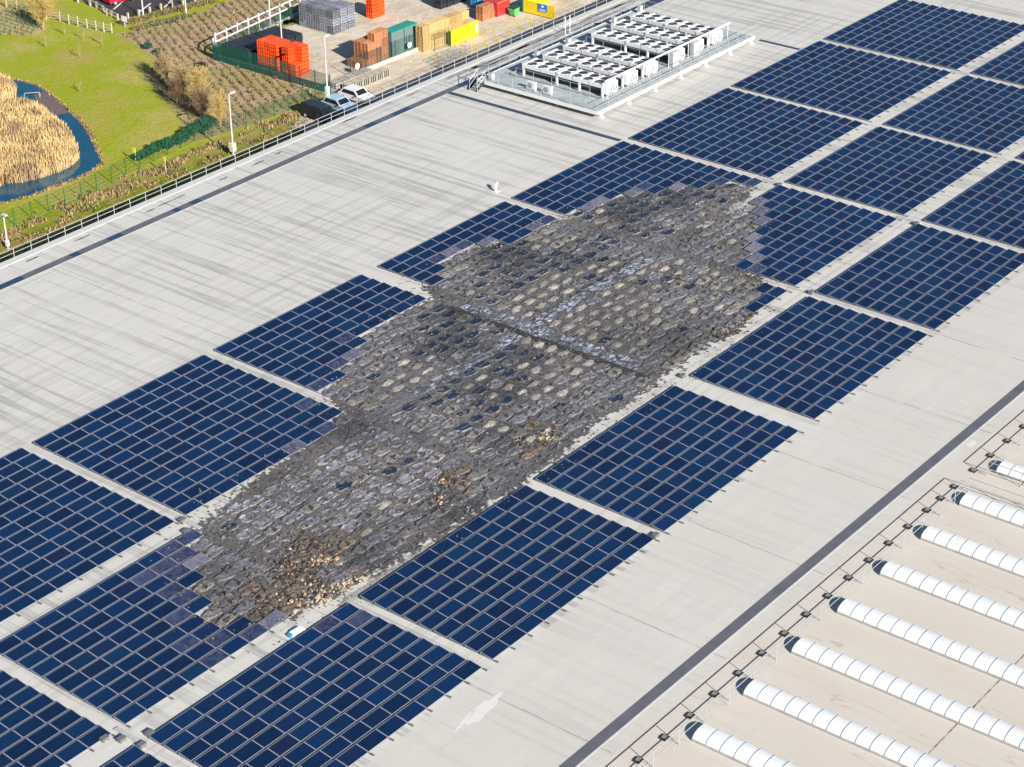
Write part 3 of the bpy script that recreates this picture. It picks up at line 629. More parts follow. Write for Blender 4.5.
ARR = [
 (0.0, 13, -1, "intact solar array cut by the left picture edge, bordering the bare pale roof"),
 (0.0, 13, 0, "intact solar array bordering the bare roof, left of the array with a burnt corner"),
 (0.0, 13, 1, "solar array with its lower right corner burnt away, bordering the bare roof"),
 (0.0, 13, 2, "solar array with only a narrow blue wedge left, beside the roof vent"),
 (0.0, 13, 3, "half burnt solar array with intact blue upper rows, right of the roof vent"),
 (0.0, 13, 4, "intact solar array facing the cooler platform, where the dark drain strip meets it"),
 (0.0, 13, 5, "intact solar array beside the far corner of the cooler platform"),
 (0.0, 13, 6, "farthest solar array of the bare roof side, cut by the top picture edge"),
 (17.25, 10, -2, "solar array filling the lower left picture corner in the middle line"),
 (17.25, 10, -1, "solar array with dusty panels and a charred right end, lower left of the burn"),
 (17.25, 10, 0, "completely burnt solar array of clouded oval remains at the lower end of the burn"),
 (17.25, 10, 1, "completely burnt solar array with orange foam scraps, in the middle of the burn"),
 (17.25, 10, 2, "burnt grey solar array with only a few blue panels left at its far corner"),
 (17.25, 10, 3, "solar array burnt along its left side with intact blue right half"),
 (17.25, 10, 4, "intact middle line solar array, second beyond the burn"),
 (17.25, 10, 5, "intact middle line solar array cut by the right picture edge, nearer the burn"),
 (17.25, 10, 6, "middle line solar array of which only a corner shows at the upper right edge"),
 (31.09, 9, -2, "front line solar array of which only a tip shows at the bottom edge"),
 (31.09, 9, -1, "lowest full front line solar array, below the orange foam scraps"),
 (31.09, 9, 0, "front line solar array facing the completely burnt array with oval remains"),
 (31.09, 9, 1, "front line solar array facing the middle of the burn"),
 (31.09, 9, 2, "front line solar array just beyond the wide pale cross gap"),
 (31.09, 9, 3, "front line solar array facing the half burnt middle line array"),
 (31.09, 9, 4, "second to last front line solar array at the right picture edge"),
 (31.09, 9, 5, "front line solar array of which only a tip shows at the right picture edge"),
]
for v0, nrow, k, lab in ARR:
    ub = BU[k]; t = empty("solar_array", (ub, v0, 0), lab, "solar array", "solar arrays on the roof")
    for c in range(11): inst("mounting_rail", ME_RAIL[nrow], t, (c*PW+(.03 if c == 0 else -.03 if c == 10 else 0), 0, 0))
    for r in range(nrow):
        st_ = []
        for c in range(10):
            pu, pv = ub+(c+.5)*PW, v0+r*PP+.48
            q = (pu+.5*nz(pu*.9, pv*.9, 7), pv+.4*nz(pu*.9, pv*.9, 11)); ins = inside(q, BURN); dd = edge_dist(q, BURN)
            if ins and dd > .25: st_.append('b')
            elif (ins and R.random() < .6) or (dd < .6 and R.random() < .3): st_.append('d')
            elif (k == -1 and v0 > 10 and dd < 3.0 and R.random() < .38) or (dd < 1.3 and v0 < 30 and R.random() < .2): st_.append('a')
            else: st_.append('p')
        cols = [s != 'b' for s in st_]
        row = inst("panel_row", ME_ROW if all(cols) else row_mesh(cols), t, (0, r*PP, 0))
        for c, s in enumerate(st_):
            if s == 'b':
                ty = btype(ub+(c+.5)*PW, v0+r*PP+.48); o = inst("burnt_panel", R.choice(BM[ty]), row, (c*PW, 0, 0))
                a = R.gauss(0, .07); o.rotation_euler.z = a; sc = R.uniform(.82, 1.08); o.scale = (sc*(1-2*(R.random() < .0)), R.uniform(.82, 1.1), R.uniform(.8, 1.25))
                # keep the remains centred where the panel stood
                cx_, cy_ = PW/2, -PD/2; X = o.scale[0]*cx_*math.cos(a)-o.scale[1]*cy_*math.sin(a); Y = o.scale[0]*cx_*math.sin(a)+o.scale[1]*cy_*math.cos(a)
                o.location = (c*PW+cx_-X+R.gauss(0,.07), cy_-Y+R.gauss(0,.05), 0)
            else:
                o = inst("solar_panel" if s == 'p' else "dulled_panel" if s == 'd' else "dusty_panel", {'p': ME_P, 'd': ME_D, 'a': ME_A}[s], row, (c*PW, 0, R.uniform(-.003, .003)))
                if s == 'd': o.rotation_euler = (R.uniform(-.10, .04), R.uniform(-.035, .03), R.uniform(-.06, .06)); o.location.z += .01

# ash, char and melted membrane between the remains
ASH = [(-4.5,19.4),(-0.6,16.9),(3.55,15.9),(8.51,15.3),(13.2,14.9),(16.6,13.6),(17.3,11.9),(19.11,10.74),(24.11,8.2),(28.42,7.2),(31.66,6.8),(34.6,6.9),(35.6,5.4),(38.49,3.7),(41.81,3.5),(44.61,3.6),(46.92,5.3),(52.5,5.6),(54.56,6.1),(58.29,6.5),(62.77,7.9),(67.15,10.8),(68.94,12.8),(69.3,16.01),(65.37,16.5),(63.6,17.2),(64.4,17.9),(66.3,18.2),(63.25,20.7),(58.63,22.4),(54.9,24.2),(53.4,26.5),(52.0,28.0),(48,29.3),(44.5,29.9),(41.43,29.5),(36.25,29.5),(32.33,30.0),(27.2,29.9),(21.21,30.56),(15.98,30.9),(12.17,30.79),(7.46,30.46),(3.85,30.36),(0.36,30.1),(-2.07,29.64),(-4.91,28.96),(-7.16,27.77),(-8.1,25.87),(-6.83,23.5),(-5.6,20.9)]
mb = MB(); STEP = .19; grid = {}
def ash_z(u, v):
    z = .012+.05*max(0, nz(u*.8, v*.8, 2)+.25)+.07*max(0, nz(u*2.6, v*2.6, 5))+.03*nz(u*6, v*6, 8)
    return max(.008, z)
def on_walk(u, v):
    return (34.5 < u < 36.35 and 9.2 < v < 28.6) or (15.95 < v < 17.2 and 16.5 < u < 52.5)
nu, nv = int(80/STEP), int(29/STEP); ok = {}
for i in range(nu):
    for j in range(nv):
        u, v = -9+i*STEP, 2.8+j*STEP; q = (u+.5*nz(u*.9, v*.9, 1)+.35*nz(u*3, v*3, 2), v+.5*nz(u*.9, v*.9, 4)+.3*nz(u*3, v*3, 6))
        if inside(q, ASH):
            e = edge_dist(q, ASH)
            if e > .5 or nz(u*2.4, v*2.4, 13) > .25-e: ok[i, j] = 1
idx = {}
def vid(i, j):
    if (i, j) not in idx:
        u, v = -9+i*STEP+R.uniform(-.05, .05), 2.8+j*STEP+R.uniform(-.05, .05); idx[i, j] = len(mb.v); mb.v.append((u, -v, ash_z(u, v)*(.25 if on_walk(u, v) else 1)))
    return idx[i, j]
for (i, j) in ok:
    mb.f.append((vid(i, j+1), vid(i+1, j+1), vid(i+1, j), vid(i, j))); mb.m.append(0)
tag(mb.build("ash_debris", MT['ash']), "grey and black ash carpeting the burnt part of the arrays", "ash", kind='stuff')
# melted silver membrane on the walkways inside the burn
def crumple(name, pts, wd, mat, lab, amp=.06, base=.05, edge=.35):
    mb = MB(); (a0, b0), (a1, b1) = pts; L = math.hypot(a1-a0, b1-b0); n = int(L/.16); m = max(4, int(wd/.14)); tx, ty = (a1-a0)/L, (b1-b0)/L; I = {}
    for i in range(n+1):
        for j in range(m+1):
            s, q = i/n, j/m-.5; ww = wd*(1+.35*nz(s*L*.5, j > m/2, 3))*(1-.5*max(0, abs(s-.5)-.42)/.08)
            u = a0+tx*L*s-ty*ww*q+R.uniform(-.04,.04); v = b0+ty*L*s+tx*ww*q+R.uniform(-.04,.04)
            I[i, j] = len(mb.v); mb.v.append((u, -v, base+amp*nz(u*2.2, v*2.2, 1)+amp*.7*nz(u*6, v*6, 2)-.03*(abs(q) > .45)))
    for i in range(n):
        for j in range(m):
            if nz(i*.3, j*.4, 21) > .38 and R.random() < .4: continue
            mb.f.append((I[i,j], I[i+1,j], I[i+1,j+1], I[i,j+1])); mb.m.append(0)
    return tag(mb.build(name, mat), lab, "membrane")
crumple("melted_membrane", ((36.4,16.6),(52.6,16.6)), 1.5, MT['foil'], "bright silver melted membrane strip running from the cross gap to the upper right")
crumple("melted_membrane", ((22,16.6),(34.6,16.65)), 1.2, MT['foil'], "duller silver melted membrane strip on the walkway left of the cross gap")
crumple("melted_membrane", ((35.45,10.0),(35.5,27.4)), 1.8, MT['foil'], "silver melted membrane strip filling the wide cross gap inside the burn", .06, .03)
crumple("charred_strip", ((34.35,8.6),(34.35,28.9)), .75, MT['b_black'], "black charred strip beside the silver cross strip", .05, .07)
crumple("charred_strip", ((36.5,16.0),(52,15.75)), .45, MT['b_black'], "black charred edge above the bright silver strip", .04, .05)
crumple("scorched_membrane", ((12.5,16.4),(22,16.5)), 1.1, MT['b_grey'], "dark grey scorched walkway strip at the left of the burn", .02, .03)
crumple("scorched_membrane", ((58.5,16.6),(66.5,16.55)), .9, MT['scorch'], "tan scorched walkway strip at the upper right of the burn", .015, .03)
crumple("scorched_membrane", ((-1.5,30.7),(13,31.0-.25)), .95, MT['scorch'], "soot smeared walkway strip below the orange foam scraps", .01, .012)
# loose flakes, bars and scraps: far too many to count
mb = MB(); k = 0
def flake(mb, u, v, z, s, m):
    n = R.randint(4, 6); t0 = R.uniform(0, 6.28); tx, ty = R.gauss(0, .35), R.gauss(0, .35); q = []
    for i in range(n):
        t = t0+2*math.pi*i/n; r_ = s*R.uniform(.5, 1.1); x, y = r_*math.cos(t)*1.3, r_*math.sin(t); q.append((u+x, v+y, max(.01, z+.03+x*tx+y*ty)))
    mb.poly(q, m)
while k < 13000:
    u, v = R.uniform(-9, 70), R.uniform(3, 31.2)
    if not inside((u+.6*nz(u, v, 3), v+.6*nz(u, v, 9)), ASH): continue
    w_ = R.random(); tan = nz(u*.12, v*.2, 31) > .05
    m = (0 if w_ < .34 else 1 if w_ < .55 else 2 if w_ < (.86 if tan else .68) else 3 if w_ < .93 else 4)
    flake(mb, u, v, ash_z(u, v), R.uniform(.035, .13)*(.7 if on_walk(u, v) else 1), m); k += 1
k = 0
while k < 1500:
    u, v = R.uniform(-11, 72), R.uniform(2, 32.5)
    if inside((u, v), ASH): continue
    e = edge_dist((u, v), ASH)
    if e > 2.6 or R.random() < e/2.6: continue
    on_row = (0 < v < 15.5 or 17.2 < v < 29.3 or v > 31.1)
    flake(mb, u, v, .17 if on_row else .0, R.uniform(.03, .09), R.choice([0, 1, 1, 1, 2])); k += 1
for k in range(2600):
    u, v = R.uniform(-8, 68), R.uniform(4, 30.8)
    if not inside((u, v), ASH): continue
    a = R.choice([0, 0, math.pi/2])+R.gauss(0, .25); L = R.uniform(.3, 1.3); z = ash_z(u, v)+.03; c, s_ = math.cos(a)*L, math.sin(a)*L
    mb.tube((u-c/2, v-s_/2, z), (u+c/2, v+s_/2, z+R.uniform(-.02, .10)), R.uniform(.008, .018), 4, R.choice([1, 1, 2, 4]))
tag(mb.build("charred_flakes", [MT['b_grey'], MT['b_black'], MT['b_tan'], MT['b_lav'], MT['b_cream']]), "charred flakes and bent bars scattered over the ash", "debris", kind='stuff')
mb = MB()
def lump(mb, u, v, z, s, m):
    q = []; 
    for dz in (0, s*R.uniform(.5, .9)):
        f = 1 if dz == 0 else .75
        for x, y in ((-1,-1),(1,-1),(1,1),(-1,1)): q.append((u+x*s*f*R.uniform(.5,1.1), v+y*s*f*R.uniform(.4,.9), max(.005, z+dz+(R.uniform(-.3,.3)*s if dz else 0))))
    mb.hexa(q, m)
for (cu, cv, ra, n, pe) in ((-.6,25.2,1.7,200,.10),(-1.2,27.2,1.8,260,.14),(-2.6,28.7,1.5,200,.4),(-1.4,29.2,.9,130,.7),(.4,29.4,.7,110,.7),(1.6,29.7,.5,50,.7),(-4.2,27.3,2.4,420,.05),(-.6,26.6,3.0,520,.05),(1.4,26.2,.7,90,.6),(2.0,27.0,.5,40,.7),(23.4,27.6,1.0,90,.45),(22.6,28.3,.9,70,.5),(21.5,27,1.3,60,.2),(14.3,26.4,1.6,110,.12),(11.9,27.5,1.0,60,.35),(2,24.2,2.2,200,.08),(52,27.2,.8,30,.4),(50.5,26.9,.6,18,.4),(49.7,20.9,.5,12,.3),(47.7,29.2,1.3,70,.06),(44.6,29.6,1.2,60,.06),(43.4,28.9,.9,40,.06)):
    for k in range(n):
        a, q = R.uniform(0, 6.28), abs(R.gauss(0, .55))*ra; u, v = cu+q*math.cos(a)*1.3, cv+q*math.sin(a)
        if not inside((u, v), ASH) and R.random() < .8: continue
        lump(mb, u, v, ash_z(u, v)+.02, R.uniform(.03, .11)*(2.0 if R.random() < .06 else 1), 1 if R.random() < pe else (0 if R.random() < .62 else 2))
tag(mb.build("scorched_insulation", [MT['b_rust'], MT['b_peach'], MT['b_black']]), "scorched orange and cream insulation scraps heaped at the lower end of the burn", "debris", kind='stuff')
# cable trays across the walkways and small boxes at the crossings
for i, (u, va, vb, lab) in enumerate(((71.4, 15.3, 17.3, "grey cable tray crossing the upper walkway at the drain strip line"), (71.4, 28.9, 31.1, "grey cable tray crossing the lower walkway at the right"), (-.5, 15.2, 17.4, "grey cable tray crossing the walkway beside the burn"), (106.7, 15.3, 17.3, "grey cable tray crossing the walkway at the upper right edge"), (-18.2, 28.9, 31.2, "grey cable tray crossing the walkway at the lower left"))):
    mb = MB(); mb.box(u-.17, u+.17, va, vb, .02, .08)
    for z in range(3): mb.box(u-.2, u+.2, va+.1+z*(vb-va)/3, va+.18+z*(vb-va)/3, .0, .02)
    tag(mb.build("cable_tray", MT['cab_grey'], loc=(u, (va+vb)/2, 0)), lab, "cable tray", "cable trays across the walkways")
JB = [(-19.3,29.2,"small dark grey box by the lower left crossing, at the array corner"),(-18.75,30.0,"small dark grey box in the middle of the lower left crossing"),(-17.4,30.85,"small dark grey box at the front array of the lower left crossing"),(-18.4,31.3,"small dark grey box at the lowest array tip"),
      (-.6,15.8,"small dark grey box beside the burn's left walkway corner"),(-1.4,17.0,"small dark grey box across the walkway left of the burn"),(17.0,41.6,"small dark grey box at the front end of the facing gap"),(70.9,30.9,"small dark grey box at the right walkway crossing"),(71.0,17.1,"small dark grey box at the upper walkway crossing"),(36.1,30.6,"small black box at the front array past the cross gap"),(54.0,30.8,"small black box at the next front array gap")]
for u, v, lab in JB:
    o = empty("junction_box", (u, v, 0), lab, "junction box", "junction boxes at the walkway crossings")
    MB().box(u-.24, u+.24, v-.15, v+.15, .05, .22).build("body", MT['box_dark'], o); MB().box(u-.26, u+.26, v-.17, v+.17, .22, .25).build("lid", MT['box_dark'], o); MB().box(u-.2, u-.12, v-.15, v+.15, 0, .05).box(u+.12, u+.2, v-.15, v+.15, 0, .05).build("base", MT['rubber'], o)
o = empty("white_sack", (-5.1, 30.5, 0), "white folded sack lying on the walkway below the burn", "sack")
mb = MB(); I = {}
for i in range(9):
    for j in range(7):
        x, y = -.55+i*.1375, -.3+j*.1; e = 1-max(abs(x)/.62, abs(y)/.36)**2
        I[i,j] = len(mb.v); mb.v.append((-5.1+x+.05*nz(i,j), -(30.5+y+.05*nz(j,i)), .02+.26*max(0, e)+.06*nz(x*6, y*6)))
for i in range(8):
    for j in range(6): mb.f.append((I[i,j],I[i,j+1],I[i+1,j+1],I[i+1,j])); mb.m.append(0)
mb.build("cloth", MT['white'], o); MB().cbox(-5.65,30.55,.0,.22,.3,.2).build("tied_end", MT['sky_blue'], o)

# ------------------------------------------------------------------ barrel rooflights
sk_lab = ["rooflight nearest the bottom edge of the picture", "second rooflight up from the bottom edge", "third rooflight up from the bottom edge", "fourth rooflight up from the bottom edge", "fifth rooflight up from the bottom edge", "third rooflight down from the top one at the right edge", "second rooflight from the top, just below the guarded lane", "topmost rooflight, crossed by the guardrail end at the right edge"]
W2, RISE, UPS = .76, .37, .16
def arc(n=14): return [(-W2*math.cos(math.pi*i/n), UPS+RISE*math.sin(math.pi*i/n)) for i in range(n+1)]
bm_ = MB(); A = arc()
for (x, z), (x2, z2) in zip(A, A[1:]):
    bm_.hexa([(x*1.005,-.017,z),(x2*1.005,-.017,z2),(x2*1.005,.017,z2),(x*1.005,.017,z),(x*1.02,-.017,z+.022),(x2*1.02,-.017,z2+.022),(x2*1.02,.017,z2+.022),(x*1.02,.017,z+.022)])
bar_me = bm_.mesh("glazing_bar", MT['bar'])
for i in range(8):
    u = 1.76+5.25*i; t = empty("barrel_rooflight", (u, 55.35, 0), "long white " + sk_lab[i], "rooflight", "barrel rooflights on the front roof"); Lr = 33
    MB().box(u-W2-.04, u+W2+.04, 55.35, 55.35+Lr, 0, UPS).build("upstand", MT['upstand'], t)
    mb = MB()
    for (x, z), (x2, z2) in zip(A, A[1:]): mb.poly([(u+x,55.37,z),(u+x2,55.37,z2),(u+x2,55.35+Lr,z2),(u+x,55.35+Lr,z)])
    mb.build("glazing", MT['glazing'], t, smooth=True)
    MB().poly([(u+x,55.37,z) for x, z in A]).build("end_panel", MT['glazing'], t)
    for k in range(int(Lr/.925)):
        inst("glazing_bar", bar_me, t, (0, .03+.925*k, 0))
# freestanding guardrails with ballast feet
def freestanding(name, u_list, vb, lab, ends):
    t = empty(name, (u_list[0], vb, 0), lab, "guardrail", "freestanding guardrails by the rooflights")
    po = MB(); po.tube((0,0,0),(0,0,1.1),.026); po.tube((0,0,.04),(0,-.95,.04),.024); pm_ = po.mesh("post", MT['galv'])
    bl = MB(); bl.cbox(0,-1.0,.0,.50,.42,.08,0); bl.cbox(0,-1.0,.08,.28,.24,.06,1); bm2 = bl.mesh("ballast_foot", [MT['rubber'], MT['conc_block']])
    for u in u_list: inst("post", pm_, t, (u-u_list[0], 0, 0)); inst("ballast_foot", bm2, t, (u-u_list[0], 0, 0))
    for z in (1.1, .55):
        MB().tube((u_list[0],vb,z),(u_list[-1],vb,z),.027).build("rail", MT['galv'], t)
        for ue in ends: MB().tube((ue,vb,z),(ue,vb+26,z),.027).build("rail", MT['galv'], t)
    for ue in ends:
        side = 1 if ue == u_list[-1] else -1
        for k in range(1, 10):
            p2 = inst("post", pm_, t, (ue-u_list[0], 2.5*k, 0), -math.pi/2*side*-1); inst("ballast_foot", bm2, t, (ue-u_list[0], 2.5*k, 0), p2.rotation_euler.z)
freestanding("freestanding_guardrail", [-7.35+2.53*i for i in range(16)]+[32.5, 34.4], 55.0, "freestanding pipe guardrail with ballast feet along the lower seven rooflights", [34.4])
freestanding("freestanding_guardrail", [37.1+2.53*i for i in range(9)], 55.0, "freestanding pipe guardrail with ballast feet along the topmost rooflight", [37.1])

# ------------------------------------------------------------------ storage yard
def put(name, me, u, v, z, label, cat, group=None, rz=0.0):
    return tag(inst(name, me, None, (u, v, z), rz), label, cat, group)
def crate_mesh(name, w, dp, h, m_out, m_in, slats=3, uprights=4, gap=.66):
    mb = MB(); mb.box(-w/2+.07, w/2-.07, -dp/2+.07, dp/2-.07, .10, h-.09, 1)
    for k in range(slats):
        z0 = .03+(h-.03)*k/slats; z1 = z0+(h/slats)*gap
        mb.box(-w/2, w/2, dp/2-.035, dp/2, z0, z1); mb.box(-w/2, w/2, -dp/2, -dp/2+.035, z0, z1); mb.box(-w/2, -w/2+.035, -dp/2+.036, dp/2-.036, z0, z1); mb.box(w/2-.035, w/2, -dp/2+.036, dp/2-.036, z0, z1)
    for k in range(uprights):
        x = -w/2+.05+(w-.1)*k/(uprights-1); mb.box(x-.05, x+.05, dp/2+.001, dp/2+.03, 0, h); mb.box(x-.05, x+.05, -dp/2-.03, -dp/2-.001, 0, h)
        y = -dp/2+.05+(dp-.1)*k/(uprights-1); mb.box(w/2+.001, w/2+.03, y-.05, y+.05, 0, h); mb.box(-w/2-.03, -w/2-.001, y-.05, y+.05, 0, h)
    for k in range(3):
        y = -dp/2+.1+(dp-.2)*k/2; mb.box(-w/2, w/2, y-.07, y+.07, -.0, .09)
    for k in range(3):
        y = -dp/2+(dp-.02)*k/3; mb.box(-w/2+.01, w/2-.01, y+.01, y+dp/3*.8, h-.06, h-.012, 0)
    return mb.mesh(name, [m_out, m_in])
ORD = ["first", "second", "third", "fourth", "fifth", "sixth", "seventh", "eighth", "ninth", "tenth"]
LEV = {1: ["only"], 2: ["lower", "upper"], 3: ["lowest", "middle", "topmost"], 4: ["lowest", "second", "third", "topmost"]}
cm_black = crate_mesh("plastic_crate", 1.2, 1.1, .9, MT['black_plastic'], MT['black_plastic'], 1, 3)
for i in range(7):
    for j in range(4):
        for k in range(2):
            if k == 0 and j not in (3,) and i not in (0,): continue
            put("plastic_crate", cm_black, 88.4+1.27*i+R.uniform(-.04,.04), -71.4+1.17*j+.08*i, G+.02+.92*k, f"black crate, {LEV[2][k]} layer, {ORD[3-j]} row from orange crates, {ORD[i]} from mesh fence", "crate", "black plastic crates in the yard corner", R.uniform(-.04,.04))
cm_or = crate_mesh("plastic_crate", 1.12, 1.02, .88, MT['orange'], MT['orange_in'], 2, 4)
for i in range(2):
    for j in range(3):
        for k in range(4):
            put("plastic_crate", cm_or, 88.3+1.2*i, -65.2+1.1*j, G+.02+.92*k, f"orange crate, {LEV[4][k]} of {ORD[j]} {('fence side','yard side')[i]} stack, left orange block", "crate", "orange crates stacked in the yard", R.uniform(-.03,.03))
for i in range(2):
    for j in range(2):
        for k in range(4 if (i, j) != (0, 1) else 2):
            put("plastic_crate", cm_or, 88.5+1.2*i, -61.3+1.1*j, G+.02+.92*k, f"orange crate, {LEV[4][k] if (i,j)!=(0,1) else LEV[2][k]} of {ORD[j]} {('fence side','yard side')[i]} stack, right orange block", "crate", "orange crates stacked in the yard", R.uniform(-.03,.03))
cm_grey = crate_mesh("pallet_box", 1.2, 1.1, 1.0, MT['grey_plastic'], MT['black_plastic'], 3, 4)
for i in range(3):
    for j in range(5):
        for k in range(3):
            if i != 0 and j != 4 and k != 2: continue
            put("pallet_box", cm_grey, 102.8+1.40*i, -72.2+1.18*j, G+.02+1.02*k, f"grey pallet box, {LEV[3][k]} layer, {ORD[i]} row back, {ORD[4-j]} along from near corner", "pallet box", "grey pallet boxes in the big stack", R.uniform(-.02,.02))
for i in range(2):
    for k in range(3):
        put("plastic_crate", cm_or, 110.2+1.2*i, -67.6, G+.02+.92*k, f"orange crate, {LEV[3][k]} of the {('nearer','farther')[i]} stack behind the big grey stack", "crate", "orange crates behind the grey stack")
cm_red = crate_mesh("timber_crate", 1.15, 1.1, .95, MT['red_wood'], MT['dark_gap'], 4, 3)
for i in range(4):
    for j in range(2):
        for k in range((1, 3, 4, 4)[i] - (1 if j == 0 and i > 1 else 0)):
            put("timber_crate", cm_red, 95.5+1.2*i, -57.3+1.2*j, G+.02+.97*k, f"reddish timber crate, {('lowest','second','third','fourth')[k]} level, {ORD[i]} stack from lamp side, {('yard side','fence side')[j]}", "crate", "reddish timber crates by the fence", R.uniform(-.03,.03))
for i in range(2):
    u = 101.35+2.4*i; t = empty("sheeted_stack", (u, -56.2, G+.02), ("grey green sheeted stack with teal lid next to the reddish crates", "grey green sheeted stack with teal lid next to the tan pallets")[i], "sheeted stack", "sheeted stacks by the fence")
    MB().cbox(u, -56.2, G+.14, 2.25, 1.5, 2.95).build("body", MT['slate_green'], t); MB().cbox(u, -56.2, G+3.09, 2.33, 1.58, .14).build("lid", MT['teal_lid'], t)
    MB().cbox(u-.7, -56.2, G+.02, .2, 1.4, .12).cbox(u+.7, -56.2, G+.02, .2, 1.4, .12).build("base", MT['grey_wood'], t)
cm_tan = crate_mesh("pallet_stack", 1.15, 1.15, 1.06, MT['tan_wood'], MT['dark_gap'], 5, 3)
for i in range(7):
    for k in range(3):
        put("pallet_stack", cm_tan, 104.6+1.2*i, -54.3+.05*i, G+.02+1.08*k, f"tan pallet stack, {LEV[3][k]} layer, {ORD[i]} column from the teal lidded stacks", "pallets", "tan pallets behind the yellow panel", R.uniform(-.04,.04))
cm_low = crate_mesh("timber_box", 1.08, 1.1, 1.0, MT['slat_pale'], MT['dark_gap'], 1, 4, .12)
for i in range(6): put("timber_box", cm_low, 88.7+1.19*i, -51.9, G+.02, f"low slatted timber box in the front row, {ORD[i]} from the lamp post", "timber box", "low timber boxes outside the fence", R.uniform(-.04,.04))
cm_low2 = crate_mesh("timber_box", 1.12, 1.1, 1.05, MT['grey_wood'], MT['dark_gap'], 3, 3)
for i in range(5): put("timber_box", cm_low2, 88.2+1.25*i, -53.5, G+.02, f"greyed timber box in the back row, {ORD[i]} from the lamp post", "timber box", "low timber boxes outside the fence", R.uniform(-.06,.06))
t = empty("kerb_wall", (88, -52.8, G), "low grey concrete kerb wall at the end of the timber boxes", "kerb wall")
MB().box(86.9, 87.3, -55, -51, G, G+.5).build("wall", MT['cab_grey'], t)
# fences of the yard
def mesh_fence(name, pts, h, step, mat, lab, wires=.16, base=None, hz=6):
    t = empty(name, (pts[0][0], pts[0][1], G), lab, "fence")
    po = MB(); po.box(-.035, .035, -.035, .035, 0, h+.08); pm_ = po.mesh("post", mat); last = None
    for (a, b), (c, e) in zip(pts, pts[1:]):
        L = math.hypot(c-a, e-b); n = max(1, round(L/step))
        for k in range(n+1):
            p = (a+(c-a)*k/n, b+(e-b)*k/n)
            if last is None or math.hypot(p[0]-last[0], p[1]-last[1]) > .3:
                inst("post", pm_, t, (p[0]-pts[0][0], p[1]-pts[0][1], 0))
                if last is not None:
                    mb = MB(); L2 = math.hypot(p[0]-last[0], p[1]-last[1]); m = int(L2/wires)
                    for q in range(1, m):
                        x, y = last[0]+(p[0]-last[0])*q/m, last[1]+(p[1]-last[1])*q/m; mb.tube((x,y,G+.08),(x,y,G+h),.008,4)
                    for q in range(hz): z = G+.1+(h-.12)*q/(hz-1); mb.tube((*last,z),(*p,z),.009,4)
                    mb.build("mesh_panel", mat, t)
                last = p
    if base:
        for (a, b), (c, e) in zip(pts, pts[1:]):
            L = math.hypot(c-a, e-b); nx, ny = -(e-b)/L*.08, (c-a)/L*.08
            MB().hexa([(a-nx,b-ny,G),(c-nx,e-ny,G),(c+nx,e+ny,G),(a+nx,b+ny,G),(a-nx,b-ny,G+base),(c-nx,e-ny,G+base),(c+nx,e+ny,G+base),(a+nx,b+ny,G+base)]).build("base_wall", MT['upstand'], t)
    return t
mesh_fence("mesh_fence", [(86.7,-72.3),(86.7,-53.0)], 2.4, 2.4, MT['teal_steel'], "dark green mesh fence between the planting bed and the stacked crates", .045, None, 14)
mesh_fence("mesh_fence", [(86.7,-72.3),(111.5,-75.6)], 1.9, 2.4, MT['teal_steel'], "dark green mesh fence behind the white crash barrier", .07, None, 12)
mesh_fence("mesh_fence", [(92.2,-54.9),(105.2,-54.6)], 2.4, 2.4, MT['teal_steel'], "dark green mesh fence with a pale base wall in front of the stacks", .10, .55, 8)
mesh_fence("mesh_fence", [(105.2,-53.0),(107.6,-52.7)], 2.2, 2.4, MT['green_steel'], "short green fence panel before the yellow panel", .10, None, 8)
mesh_fence("verge_fence", [(24,-53.2),(40.3,-53.1),(48.9,-52.9),(53.6,-53.5),(58.2,-54.2),(66.9,-55.0)], 1.82, 2.12, MT['green_steel'], "green wire mesh fence along the grass verge by the pond", .20, None, 5)
mesh_fence("verge_fence", [(66.9,-55.0),(71.5,-53.8),(84.2,-53.0),(86.6,-53.0)], 1.82, 2.12, MT['green_steel'], "green wire mesh fence below the planting bed up to the yard", .12, None, 7)
t = empty("crash_barrier", (87, -72.3, G), "white two-rail barrier with tall posts along the far side of the yard", "barrier")
po = MB(); po.box(-.08,.08,-.05,.05,0,2.65); pm_ = po.mesh("post", MT['lamp'])
BA = [(87.0,-72.5),(88.6,-74.0),(112,-76.9)]
for k in range(12):
    f = k/11; u = 88.6+23.4*f; v = -74.0-2.9*f+.25
    inst("post", pm_, t, (u-87, v+72.3, 0))
inst("post", pm_, t, (0, -.2, 0))
for z in (2.2, 1.35):
    for (a, b), (c, e) in zip(BA, BA[1:]):
        L = math.hypot(c-a, e-b); nx, ny = -(e-b)/L*.05, (c-a)/L*.05
        MB().hexa([(a-nx,b-ny+.12,G+z),(c-nx,e-ny+.12,G+z),(c+nx,e+ny+.12,G+z),(a+nx,b+ny+.12,G+z),(a-nx,b-ny+.12,G+z+.17),(c-nx,e-ny+.12,G+z+.17),(c+nx,e+ny+.12,G+z+.17),(a+nx,b+ny+.12,G+z+.17)]).build("rail", MT['lamp'], t)
MB().hexa([(96.5,-74.6,G+.1),(111,-76.4,G+.1),(111,-76.2,G+.1),(96.5,-74.4,G+.1),(96.5,-74.6,G+.5),(111,-76.4,G+.5),(111,-76.2,G+.5),(96.5,-74.4,G+.5)]).build("bottom_rail", MT['white'], t)
t = empty("low_barrier", (88, -71, G), "low pale rail running along the foot of the mesh fence beside the crates", "barrier")
MB().box(87.05, 87.2, -71.8, -53.5, G+.42, G+.72).build("rail", MT['lamp'], t)
for k in range(8): MB().box(87.06, 87.19, -71.5+2.5*k-.06, -71.5+2.5*k+.06, G, G+.42).build("post", MT['lamp'], t)
